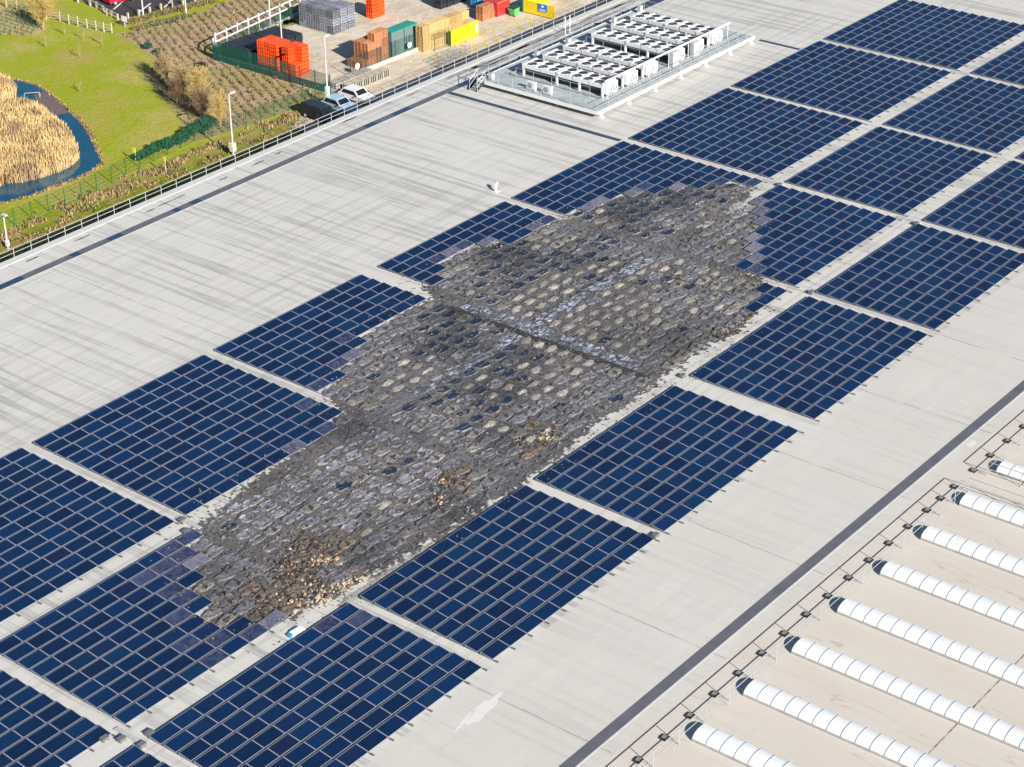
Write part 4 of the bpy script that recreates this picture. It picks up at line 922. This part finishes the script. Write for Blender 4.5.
# yellow panel, hatched bay, barrier with sign
t = empty("yellow_hoarding", (110.2, -52.4, G), "upright bright yellow panel standing at the end of the tan pallets", "panel")
MB().box(107.7, 112.9, -52.44, -52.36, G+.12, G+2.05).build("board", MT['yellow'], t)
for u in (108.2, 110.3, 112.4): MB().box(u-.05, u+.05, -52.7, -52.1, G, G+.12).build("foot", MT['grey_wood'], t)
MB().box(112.3, 112.7, -52.355, -52.33, G+.6, G+1.6).build("notice", MT['white'], t)
def gline(a, b, wd=.13):
    L = math.hypot(b[0]-a[0], b[1]-a[1]); nx, ny = -(b[1]-a[1])/L*wd/2, (b[0]-a[0])/L*wd/2
    struct(MB().poly([(a[0]-nx,a[1]-ny,G+.022),(b[0]-nx,b[1]-ny,G+.022),(b[0]+nx,b[1]+ny,G+.022),(a[0]+nx,a[1]+ny,G+.022)]).build("yellow_marking", MT['yellow_paint']))
for a, b in (((102,-53.1),(106,-51.9)),((105.1,-52.6),(101.5,-49)),((107.1,-52.2),(103.5,-48.7)),((109.1,-52.1),(105.6,-48.7)),((111.4,-52.2),(108,-48.8)),((114,-52.6),(110.3,-48.9)),((116,-52.5),(112.2,-48.7)),((118.3,-52.4),(114.7,-48.8)),((120.3,-52.3),(116.7,-48.6)),((122.1,-51.7),(119.4,-49)),((113.0,-52.65),(122.9,-52.4))):
    gline(a, b, .17)
t = empty("yellow_barrier", (123.3, -51, G), "yellow site barrier with a blue sign next to the hatched bay", "barrier")
MB().box(123.26, 123.34, -53.4, -48.4, G+.15, G+1.75).build("board", MT['yellow'], t)
MB().box(123.35, 129.5, -53.44, -53.36, G+.15, G+1.95).build("board", MT['yellow'], t)
MB().box(123.2, 123.4, -53.5, -53.3, G, G+2.2).build("post", MT['bin_green'], t)
sg = MB().box(123.18, 123.235, -50.95, -49.55, G+.75, G+1.75).build("sign", MT['blue'], t)
MB().box(123.165, 123.178, -50.98, -49.52, G+.70, G+.745).box(123.165, 123.178, -50.98, -49.52, G+1.755, G+1.80).build("sign_border", MT['white'], t)
mb = MB(); mb.box(123.165,123.178,-50.45,-50.05,G+1.32,G+1.58); mb.box(123.165,123.178,-50.75,-49.75,G+.98,G+1.06); mb.box(123.165,123.178,-50.65,-49.85,G+.86,G+.92); mb.build("sign_marks", MT['white'], t)
t = empty("skip", (120.6, -55.5, G), "red open skip standing beside the reddish crates past the yellow panel", "skip")
MB().hexa([(119.8,-56.5,G+.1),(121.8,-56.5,G+.1),(121.8,-54.9,G+.1),(119.8,-54.9,G+.1),(119.4,-56.8,G+2.0),(122.2,-56.8,G+2.0),(122.2,-54.6,G+2.0),(119.4,-54.6,G+2.0)]).build("body", MT['red'], t)
MB().box(119.35,122.25,-56.85,-56.75,G+1.9,G+2.05).box(119.35,122.25,-54.65,-54.55,G+1.9,G+2.05).build("rim", MT['orange2'], t)
MB().box(119.9,121.7,-56.4,-56.2,G,G+.1).box(119.9,121.7,-55.2,-55,G,G+.1).build("skid", MT['car_dark'], t)
for i in range(2):
    for k in range(2): put("timber_crate", cm_red, 117.9+1.2*i, -55.8, G+.02+.97*k, f"reddish timber crate beside the red skip, {LEV[2][k]}, {('nearer the yellow panel','touching the skip')[i]}", "crate", "crates beside the skip")
t = empty("wheelie_bin", (121.6, -53.6, G), "green wheeled bin in front of the red skip", "bin")
MB().hexa([(121.2,-53.95,G+.15),(122,-53.95,G+.15),(122,-53.25,G+.15),(121.2,-53.25,G+.15),(121.05,-54.1,G+1.1),(122.15,-54.1,G+1.1),(122.15,-53.1,G+1.1),(121.05,-53.1,G+1.1)]).build("body", MT['bin_green'], t)
MB().box(121,122.2,-54.15,-53.05,G+1.1,G+1.2).build("lid", MT['evergreen'], t)
for v in (-53.9,-53.3): MB().tube((121.25,v-.04,G+.12),(121.25,v+.04,G+.12),.12,10).build("wheel", MT['tyre'], t)
cm_blue = crate_mesh("plastic_crate", 1.3, 1.1, 1.0, MT['sky_blue'], MT['sky_blue'], 3, 4)
for i in range(3):
    for k in range(2): put("plastic_crate", cm_blue, 121.5+1.4*i, -59.6, G+.02+1.02*k, f"blue plastic crate, {LEV[2][k]}, {ORD[i]} from the left at the top edge of the yard", "crate", "blue crates at the top of the yard")
for i in range(4):
    for k in range(2): put("plastic_crate", cm_black, 118.4+1.25*i, -63.2+.1*i, G+.02+.92*k, f"dark crate, {LEV[2][k]}, {ORD[i]} from the left, left of the blue crates", "crate", "dark crates left of the blue ones")
def trolley(u, v, lab):
    t = empty("cage_trolley", (u, v, G), lab, "trolley", "grey cage trolleys by the wall")
    MB().box(u-.5,u+.5,v-.4,v+.4,G+.18,G+.24).build("base", MT['galv'], t); mb = MB()
    for x in (-.5,-.25,0,.25,.5):
        for y in (-.4,.4): mb.tube((u+x,v+y,G+.24),(u+x,v+y,G+1.6),.02,4)
    for z in (.6,1.1,1.6):
        mb.path([(u-.5,v-.4,G+z),(u+.5,v-.4,G+z),(u+.5,v+.4,G+z),(u-.5,v+.4,G+z),(u-.5,v-.4,G+z)],.02,4)
    mb.build("cage", MT['galv'], t)
    for x in (-.42,.42):
        for y in (-.3,.3): MB().tube((u+x,v+y-.03,G+.09),(u+x,v+y+.03,G+.09),.09,8).build("wheel", MT['tyre'], t)
for i in range(5): trolley(101.4+1.15*i, -48.7, f"grey wire cage trolley in the shade below the roof edge, {ORD[i]} from the left")

# vehicles
def car(name, u, v, ang, L, W_, H, mat, lab, van=False):
    t = empty(name, (u, v, G), lab, "van" if van else "car"); c, s_ = math.cos(ang), math.sin(ang)
    def P(x, y, z): return (u+x*c-y*s_, v+x*s_+y*c, G+z)
    if van: prof = [(-L/2,.35),(-L/2,H*.95),(-L/2+.2,H),(L*.22,H),(L*.36,H*.62),(L*.48,H*.55),(L/2,.35)]
    else: prof = [(-L/2,.35),(-L/2,.85),(-L*.44,.92),(-L*.33,H*.98),(L*.08,H),(L*.23,.93),(L*.46,.80),(L/2,.6),(L/2,.35)]
    mb = MB(); n = len(prof)
    def w(z): return W_/2*(1-.16*max(0, (z-.85)/(H-.85)) if z > .85 else 1)
    for sd in (-1, 1): mb.poly([P(x, sd*w(z), z) for x, z in (prof if sd > 0 else prof[::-1])])
    for (x, z), (x2, z2) in zip(prof, prof[1:]+prof[:1]): mb.poly([P(x,-w(z),z),P(x,w(z),z),P(x2,w(z2),z2),P(x2,-w(z2),z2)])
    mb.build("body", mat, t)
    def wpatch(nm, a, b, e=.012, k=.86):
        (x, z), (x2, z2) = a, b; nx, nz_ = (z2-z), -(x2-x); l = math.hypot(nx, nz_); nx, nz_ = -nx/l*e, -nz_/l*e
        f = .1; xa, za, xb, zb = x+(x2-x)*f, z+(z2-z)*f, x2-(x2-x)*f, z2-(z2-z)*f
        MB().poly([P(xa+nx,-w(za)*k,za+nz_),P(xa+nx,w(za)*k,za+nz_),P(xb+nx,w(zb)*k,zb+nz_),P(xb+nx,-w(zb)*k,zb+nz_)]).build(nm, MT['glass'], t)
    if van: wpatch("windscreen", prof[3], prof[4])
    else: wpatch("windscreen", prof[4], prof[5]); wpatch("rear_window", prof[2], prof[3])
    za, zb = (.95, H-.12) if not van else (H*.62, H-.2)
    for sd in (-1, 1):
        if van: q = [(L*.05,za),(L*.05,zb),(L*.20,zb),(L*.31,za)]
        else: q = [(-L*.38,za),(-L*.31,zb),(L*.06,zb),(L*.20,za)]
        MB().poly([P(x, sd*(w(z)+.012), z) for x, z in q]).build("side_window", MT['glass'], t)
        MB().cbox(*P(L*.17, sd*(W_/2+.1), .9)[:2], G+.9, .12, .2, .14, 0, ang).build("mirror", MT['tyre'], t)
        for x in (-L*.31, L*.31): MB().tube(P(x, sd*(W_/2-.19), .32), P(x, sd*(W_/2+.015), .32), .32, 14).tube(P(x, sd*(W_/2+.016), .32), P(x, sd*(W_/2+.03), .32), .18, 10, 1).build("wheel", [MT['tyre'], MT['lamp']], t)
        MB().poly([P(L/2+.012 if not van else L/2+.01, sd*W_*.28, .62), P(L/2+.012, sd*W_*.45, .62), P(L/2-.02 if van else L/2+.012, sd*W_*.45, .74 if van else .58), P(L/2+.012, sd*W_*.28, .56)]).build("headlight", MT['lamp'], t)
    return t
PH = math.pi/2
car("parked_van", 80.3, -48.7, PH+.10, 4.6, 1.85, 1.7, MT['car_dark'], "dark van parked in the building's shade, leftmost of the three vehicles", True)
car("parked_car", 83.7, -48.8, PH+.06, 4.3, 1.8, 1.5, MT['car_silver'], "pale blue car parked in the building's shade between the dark van and white car")
car("parked_car", 87.1, -49.2, PH+.04, 4.4, 1.8, 1.5, MT['car_white'], "white car parked below the roof edge, half in sun")
car("parked_car", 95.2, -98.3, .18, 4.3, 1.8, 1.5, MT['car_red'], "red car parked on the dark car park at the top edge")
# lamp posts
def lamp(u, v, h, lab, arm=.7, box=None, ang=PH):
    t = empty("lamp_post", (u, v, G), lab, "lamp post", "lamp posts around the site")
    MB().tube((u,v,G),(u,v,G+h),.10,8,0,.06).build("pole", MT['lamp'], t)
    c, s_ = math.cos(ang), math.sin(ang)
    MB().tube((u,v,G+h),(u+arm*.4*c,v+arm*.4*s_,G+h+.05),.05).cbox(u+arm*.7*c,v+arm*.7*s_,G+h,.62,.30,.14,0,ang).build("lamp_head", MT['lamp'], t)
    MB().cbox(u,v,G,.3,.3,.06).build("base", MT['cab_grey'], t)
    if box:
        z, w_, hh, m = box; MB().cbox(u, v, G+z, w_, w_, hh).build("control_box", m, t)
lamp(66.7,-48.7,7.0,"lamp post on the verge with a cream box near its foot",.8,(.5,.5,.95,MT['cream']),0)
lamp(83.9,-50.8,8.2,"lamp post by the fence corner with a white box, left of the timber boxes",.5,(1.0,.38,1.3,MT['white']),0)
lamp(90.9,-64.7,7.2,"slim lamp post standing behind the orange crates",.3)
lamp(98.3,-74.0,8.5,"slim lamp post at the white crash barrier",.3)
lamp(92.8,-91.4,6.5,"slim lamp post at the car park corner beside the white notice",.3)
lamp(96.7,-87.6,6.5,"slim lamp post between planting bed and car park, right one",.3)
lamp(36.2,-49.2,3.6,"short post with white box at the left picture edge",.2,(.3,.3,.6,MT['white']))
def sign(u, v, z, w_, h, mat, lab, name="notice_sign"):
    t = empty(name, (u, v, G), lab, "sign"); MB().cbox(u-.05,v,G+z,.03,w_,h).build("board", mat, t); MB().tube((u,v,G),(u,v,G+z+h*.8),.035,6).build("post", MT['lamp'], t)
sign(88.6,-90.2,.7,1.0,.75,MT['white'],"white notice board at the fence corner by the car park")
sign(59.1,-55.9,1.0,.45,.6,MT['sign_yellow'],"small yellow marker on the green verge fence, farther one")
sign(58.7,-50.7,1.5,.35,.5,MT['sign_yellow'],"small yellow marker post in the verge, nearer one")
def disc_sign(u, v, z, lab):
    t = empty("round_sign", (u, v, G), lab, "sign", "round white signs on the yard fence"); mb = MB()
    q = [(u-.02*k, v+.04, 0) for k in range(2)]
    mb.poly([(u+.38*math.cos(2*math.pi*i/16), v+.02+.0, G+z+.38*math.sin(2*math.pi*i/16)) for i in range(16)]).poly([(u+.38*math.cos(2*math.pi*i/16), v+.045, G+z+.38*math.sin(2*math.pi*i/16)) for i in range(16)])
    for i in range(16):
        a, b = 2*math.pi*i/16, 2*math.pi*(i+1)/16; mb.poly([(u+.38*math.cos(a),v+.02,G+z+.38*math.sin(a)),(u+.38*math.cos(b),v+.02,G+z+.38*math.sin(b)),(u+.38*math.cos(b),v+.045,G+z+.38*math.sin(b)),(u+.38*math.cos(a),v+.045,G+z+.38*math.sin(a))])
    mb.build("disc", MT['white'], t)
disc_sign(102.6,-54.7,1.2,"round white sign on the mesh fence before the teal lidded stacks")
disc_sign(93.2,-54.7,1.2,"round white sign on the mesh fence end behind the timber boxes")
mb = MB()
for k in range(130): 
    a, q = R.uniform(0,6.28), abs(R.gauss(0,.6)); lump(mb, 77.4+q*math.cos(a)*1.1, -49.7+q*math.sin(a)*.9, G+max(0,.35-.3*q), R.uniform(.08,.22), 0 if R.random() < .7 else 1)
tag(mb.build("rubble", [MT['cream'], MT['tan_wood']]), "heap of pale rubble beside the dark van below the roof edge", "rubble", kind='stuff')
t = empty("gauge_frame", (64.9, -79.7, G), "small pale metal frame standing in the pond at the mud flat", "frame")
MB().path([(64.2,-80.3,G),(64.2,-80.3,G+.7),(65.5,-79.2,G+.7),(65.5,-79.2,G)],.022).build("rail", MT['lamp'], t)
MB().path([(65.5,-79.2,G+.7),(65.9,-79.6,G+.3),(65.9,-79.6,G)],.022).build("brace", MT['lamp'], t)

# timber fences by the car park and lawn
t = empty("timber_fence", (84.7, -98, G), "weathered post and rail timber fence at the top of the lawn", "fence")
PF = [(84.6,-108.5),(84.7,-106.5),(84.6,-104.6),(84.3,-102.5),(84.6,-100.6),(85.15,-98.6),(85.07,-96.8),(85.24,-95.3),(85.41,-93.75),(85.58,-92.25),(85.67,-90.9),(86.0,-89.8)]
for p in PF: MB().box(p[0]-.08,p[0]+.08,p[1]-.08,p[1]+.08,G,G+1.25).build("post", MT['wood'], t)
for z in (.3,.65,1.0):
    for a, b in zip(PF, PF[1:]): MB().tube((*a,G+z),(*b,G+z),.05,4).build("rail", MT['wood'], t)
t = empty("timber_bollards", (91, -95, G), "pale timber knee rail on short posts bordering the car park", "knee rail")
CP = [(91.5,-102.5),(91.51,-100.1),(91.4,-98.7),(90.9,-96.9),(90.39,-95.6),(90.23,-94.5),(89.8,-92.9),(90.93,-92.2),(92.6,-92),(94.27,-91.75),(95.96,-91.5),(97.74,-91.2),(99.17,-90.8),(101,-90.5),(103,-90.1)]
for p in CP: MB().box(p[0]-.11,p[0]+.11,p[1]-.11,p[1]+.11,G,G+.85).build("post", MT['wood'], t)
for a, b in zip(CP[:7], CP[1:7]): MB().tube((*a,G+.78),(*b,G+.78),.07,4).build("rail", MT['wood'], t)

# ------------------------------------------------------------------ plants
def twig_tree(name, u, v, h, r, lab, mat, n=420, trunk=.09, shape=1.0, group=None, low=.15, leafy=None):
    t = empty(name, (u, v, G), lab, "tree", group)
    mb = MB(); mb.tube((u,v,G),(u+.05,v,G+h*.45),trunk,6,0,trunk*.6); mb.tube((u+.05,v,G+h*.45),(u,v+.05,G+h*.9),trunk*.6,5,0,.02); mb.build("trunk", MT['bark'], t)
    mb = MB()
    for k in range(int(n*.55)):
        z0 = G+h*R.uniform(low, .75); a = R.uniform(0, 6.28); el = R.uniform(.45, 1.4); L = r*R.uniform(.35, 1.05)*(1.1-.5*abs((z0-G)/h-.45))*(1+.5*nz(a*.9+u, z0*.7, 3))
        p = Vector((u, v, z0)); dr = Vector((math.cos(a)*math.cos(el), math.sin(a)*math.cos(el), math.sin(el)))
        e = p+dr*L; wdt = R.uniform(.012, .03); mb.tube(p, e, wdt, 3, 0, wdt*.5)
        for q in range(4):
            f = R.uniform(.4, 1); s0 = p+dr*L*f; d2 = (dr+Vector((R.gauss(0,.6), R.gauss(0,.6), R.gauss(.1,.5)))).normalized()*L*R.uniform(.2,.5); mb.tube(s0, s0+d2, .014, 3, 0, .006)
            if leafy:
                e2 = s0+d2
                for w_ in range(leafy):
                    c_ = e2+Vector((R.gauss(0,.14),R.gauss(0,.14),R.gauss(0,.14))); x = Vector((R.gauss(0,1),R.gauss(0,1),R.gauss(0,1))).normalized()*.06; y = x.orthogonal().normalized()*.03; mb.poly([c_-x, c_+y, c_+x, c_-y], 0)
    mb.build("crown", mat, t); return t
for u, v, h, r_, mt, n, lab in ((77.4,-70.4,4.2,1.7,'twig',220,"bare pale trunked tree in the planting bed, farthest of the bed's trees"),(75.6,-65.8,4.2,1.9,'twig',300,"bushy bare tree in the planting bed with yellowish twigs, middle of the bed"),
    (73.7,-64.9,3.0,1.4,'twig_dark',260,"low dark brown bush at the lawn edge of the planting bed"),(74.4,-61.7,4.6,2.0,'twig_gold',380,"golden twigged bush in the planting bed beside the lamp head"),(72.2,-59.0,3.4,1.8,'twig_dark',300,"dark brown bush above the green fence, left of the lamp post"),(71.6,-55.7,4.2,1.5,'twig_gold',300,"golden bare tree right behind the verge fence at the lamp post"),
    (81.6,-97.6,4.4,2.3,'twig_gold',460,"large golden brown bare bush beside the timber fence"),(78.9,-73.0,3.0,1.2,'twig',180,"small bare tree at the upper lawn edge of the planting bed")):
    twig_tree("bare_tree", u, v, h, r_, lab, MT[mt], n, group="bare trees in the grounds", leafy=1)
for u, v, h, lab in ((81.9,-93.9,1.7,"small bare sapling on the lawn nearest the timber fence, left one"),(82.1,-90.6,1.7,"small bare sapling on the lawn near the timber fence, right one"),(77.4,-85.9,2.0,"bare sapling in the middle of the lawn"),(82.2,-87.3,1.9,"bare sapling on the lawn below the end of the timber fence"),(77.3,-92.0,1.5,"smallest bare sapling on the lawn, left one"),(69.6,-76.9,1.3,"thin leaning stake on the lawn above the pond")):
    twig_tree("sapling", u, v, h, .55, lab, MT['twig'], 26, .03, group="saplings on the lawn")
def evergreen(u, v, h, r_, lab, n=900):
    t = empty("evergreen_shrub", (u, v, G), lab, "shrub", "dark evergreen shrubs"); MB().tube((u,v,G),(u,v,G+h*.6),.06,5,0,.03).build("stem", MT['bark'], t); mb = MB()
    for k in range(n):
        d_ = Vector((R.gauss(0,1),R.gauss(0,1),R.gauss(0,1))).normalized()*R.uniform(.5,1)**.5; lobe = 1+.35*nz(d_.x*2+u, d_.y*2+v, d_.z*2)
        c_ = Vector((u+d_.x*r_*lobe, v+d_.y*r_*lobe, G+h*.5+d_.z*h*.5*lobe))
        x = Vector((R.gauss(0,1),R.gauss(0,1),R.gauss(0,1))).normalized()*R.uniform(.06,.14); y = x.orthogonal().normalized()*R.uniform(.05,.1); mb.poly([c_-x, c_+y, c_+x, c_-y])
    mb.build("foliage", MT['evergreen'], t)
for i, (u, v, h, r_) in enumerate(((84.7,-81.8,.8,.5),(84.2,-79.0,.8,.8),(83.8,-78.0,.7,.6))):
    evergreen(u, v, h, r_, f"dark evergreen shrub, {('nearest the car park at the upper bed corner','larger one at the upper bed corner','small one at the upper bed corner, right side')[i]}", 500)
ORD2 = ["nearest the lamp post", "second", "third", "fourth", "fifth", "sixth", "seventh", "eighth", "ninth", "tenth", "eleventh", "twelfth", "last, nearest the pond"]
for i in range(13):
    u = 71.2-.98*i+R.gauss(0,.15); v = -57.0+.16*i*(i < 9)+R.gauss(0,.2)
    evergreen(u, max(v, -56.9) if u > 67 else -56.0+R.gauss(0,.15), R.uniform(.8,1.2)*(1.5-.05*i), R.uniform(.55,.85)*(1.15-.025*i), f"dark evergreen shrub in the row behind the verge fence, {ORD2[i]}" + (" from the lamp post" if 0 < i < 12 else ""), 330)
# whips planted in rows, rough grass: far too many to count
def tuft(mb, u, v, h, r_, n, mats):
    for k in range(n):
        a = R.uniform(0, 6.28); q = R.uniform(0, r_); x, y = u+q*math.cos(a), v+q*math.sin(a); t2 = R.uniform(0, 6.28); w_ = R.uniform(.04, .10); lx, ly = R.gauss(0, .22)*h, R.gauss(0, .22)*h; hh = h*R.uniform(.6, 1.1)
        mb.poly([(x-w_*math.cos(t2), y-w_*math.sin(t2), G), (x+w_*math.cos(t2), y+w_*math.sin(t2), G), (x+lx+w_*.5*math.cos(t2), y+ly+w_*.5*math.sin(t2), G+hh*.8), (x+lx, y+ly, G+hh)], R.choice(mats))
mb = MB(); dx, dy = -7.6/16, 14.1/16
for rw in range(-16, 34):
    ou, ov = 78.5+rw*1.05*(-dy)*-1, -75.5+rw*1.05*dx*-1
    for k in range(-70, 70):
        u, v = ou+dx*k*.85+R.gauss(0,.08), ov+dy*k*.85+R.gauss(0,.08)
        if u > 140 or not inside((u, v), BED) or edge_dist((u, v), BED) < .3: continue
        low_ = nz(u*.15, v*.15, 3) > .1
        tuft(mb, u, v, R.uniform(.3,.65), .16, 6, [0, 0, 0, 2, 2] if not low_ else [0, 0, 1, 2])
tag(mb.build("hedge_whips", [MT['twig_dark'], MT['twig'], MT['leaf'], MT['straw']]), "rows of young hedge whips covering the mulched planting bed", "young hedging", kind='stuff')
mb = MB()
for k in range(3600):
    u = R.uniform(24, 84); v = R.uniform(-53.4, -44) if k > 2200 else -51.6+R.gauss(0, .7)
    d_ = nz(u*.35, v*.5, 2)
    if d_ < -.05: continue
    tuft(mb, u, v, R.uniform(.15,.5)*(1+d_), .25, 6, [0, 0, 1, 2] if d_ > .18 else [0, 3, 3, 1])
tag(mb.build("rough_grass", [MT['straw'], MT['twig'], MT['twig_dark'], MT['leaf']]), "straw coloured rough grass along the verge below the roof edge", "rough grass", kind='stuff')
mb = MB()
for i, (a, b) in enumerate(zip(POND, POND[1:])):
    if i > 19: break
    for k in range(26):
        f = R.random(); u, v = a[0]+(b[0]-a[0])*f, a[1]+(b[1]-a[1])*f; L = math.hypot(u-cx, v-cy); o = R.uniform(.1, .6); tuft(mb, u+(u-cx)/L*o, v+(v-cy)/L*o, R.uniform(.1,.3), .15, 4, [0, 1, 2])
tag(mb.build("bank_grass", [MT['straw'], MT['twig'], MT['twig_dark']]), "dry grass fringe along the pond bank", "grass", kind='stuff')
mb = MB()
for k in range(420):
    f = R.random(); i = R.randint(6, 13); a, b = CP[i], CP[i+1]; tuft(mb, a[0]+(b[0]-a[0])*f+R.gauss(-.5,.5), a[1]+(b[1]-a[1])*f+R.uniform(.5,2.2), R.uniform(.2,.5), .2, 5, [0, 1, 2])
for k in range(500):
    f = R.random(); tuft(mb, 88.5+8*f+R.gauss(0,.2), -88.3+1.5*f+R.gauss(0,.3), .4, .2, 5, [3, 1])
tag(mb.build("border_planting", [MT['leaf'], MT['twig'], MT['twig_dark'], MT['evergreen']]), "low mixed planting along the car park border", "planting", kind='stuff')
tg = MB(); tg.tube((0,0,0),(0,0,.6),.07,6); tg.tube((.0,0,.6),(.05,.0,.95),.02,4,1); tgm = tg.mesh("tree_guard", [MT['tube_green'], MT['twig']])
GP = [(76.8,-100.2),(79.6,-96.8),(82.6,-98.8),(83.8,-102.5),(84.0,-107.5),(80,-108)]
for i in range(14):
    for j in range(12):
        u, v = 76+.92*i+.25*j*0, -109+1.05*j+.35*(i % 2)
        if inside((u, v), GP): put("tree_guard", tgm, u+R.gauss(0,.05), v+R.gauss(0,.05), G, "green tree guard tube on the straw bank in the top left corner", "tree guard", "tree guards on the straw bank", R.uniform(0,6))
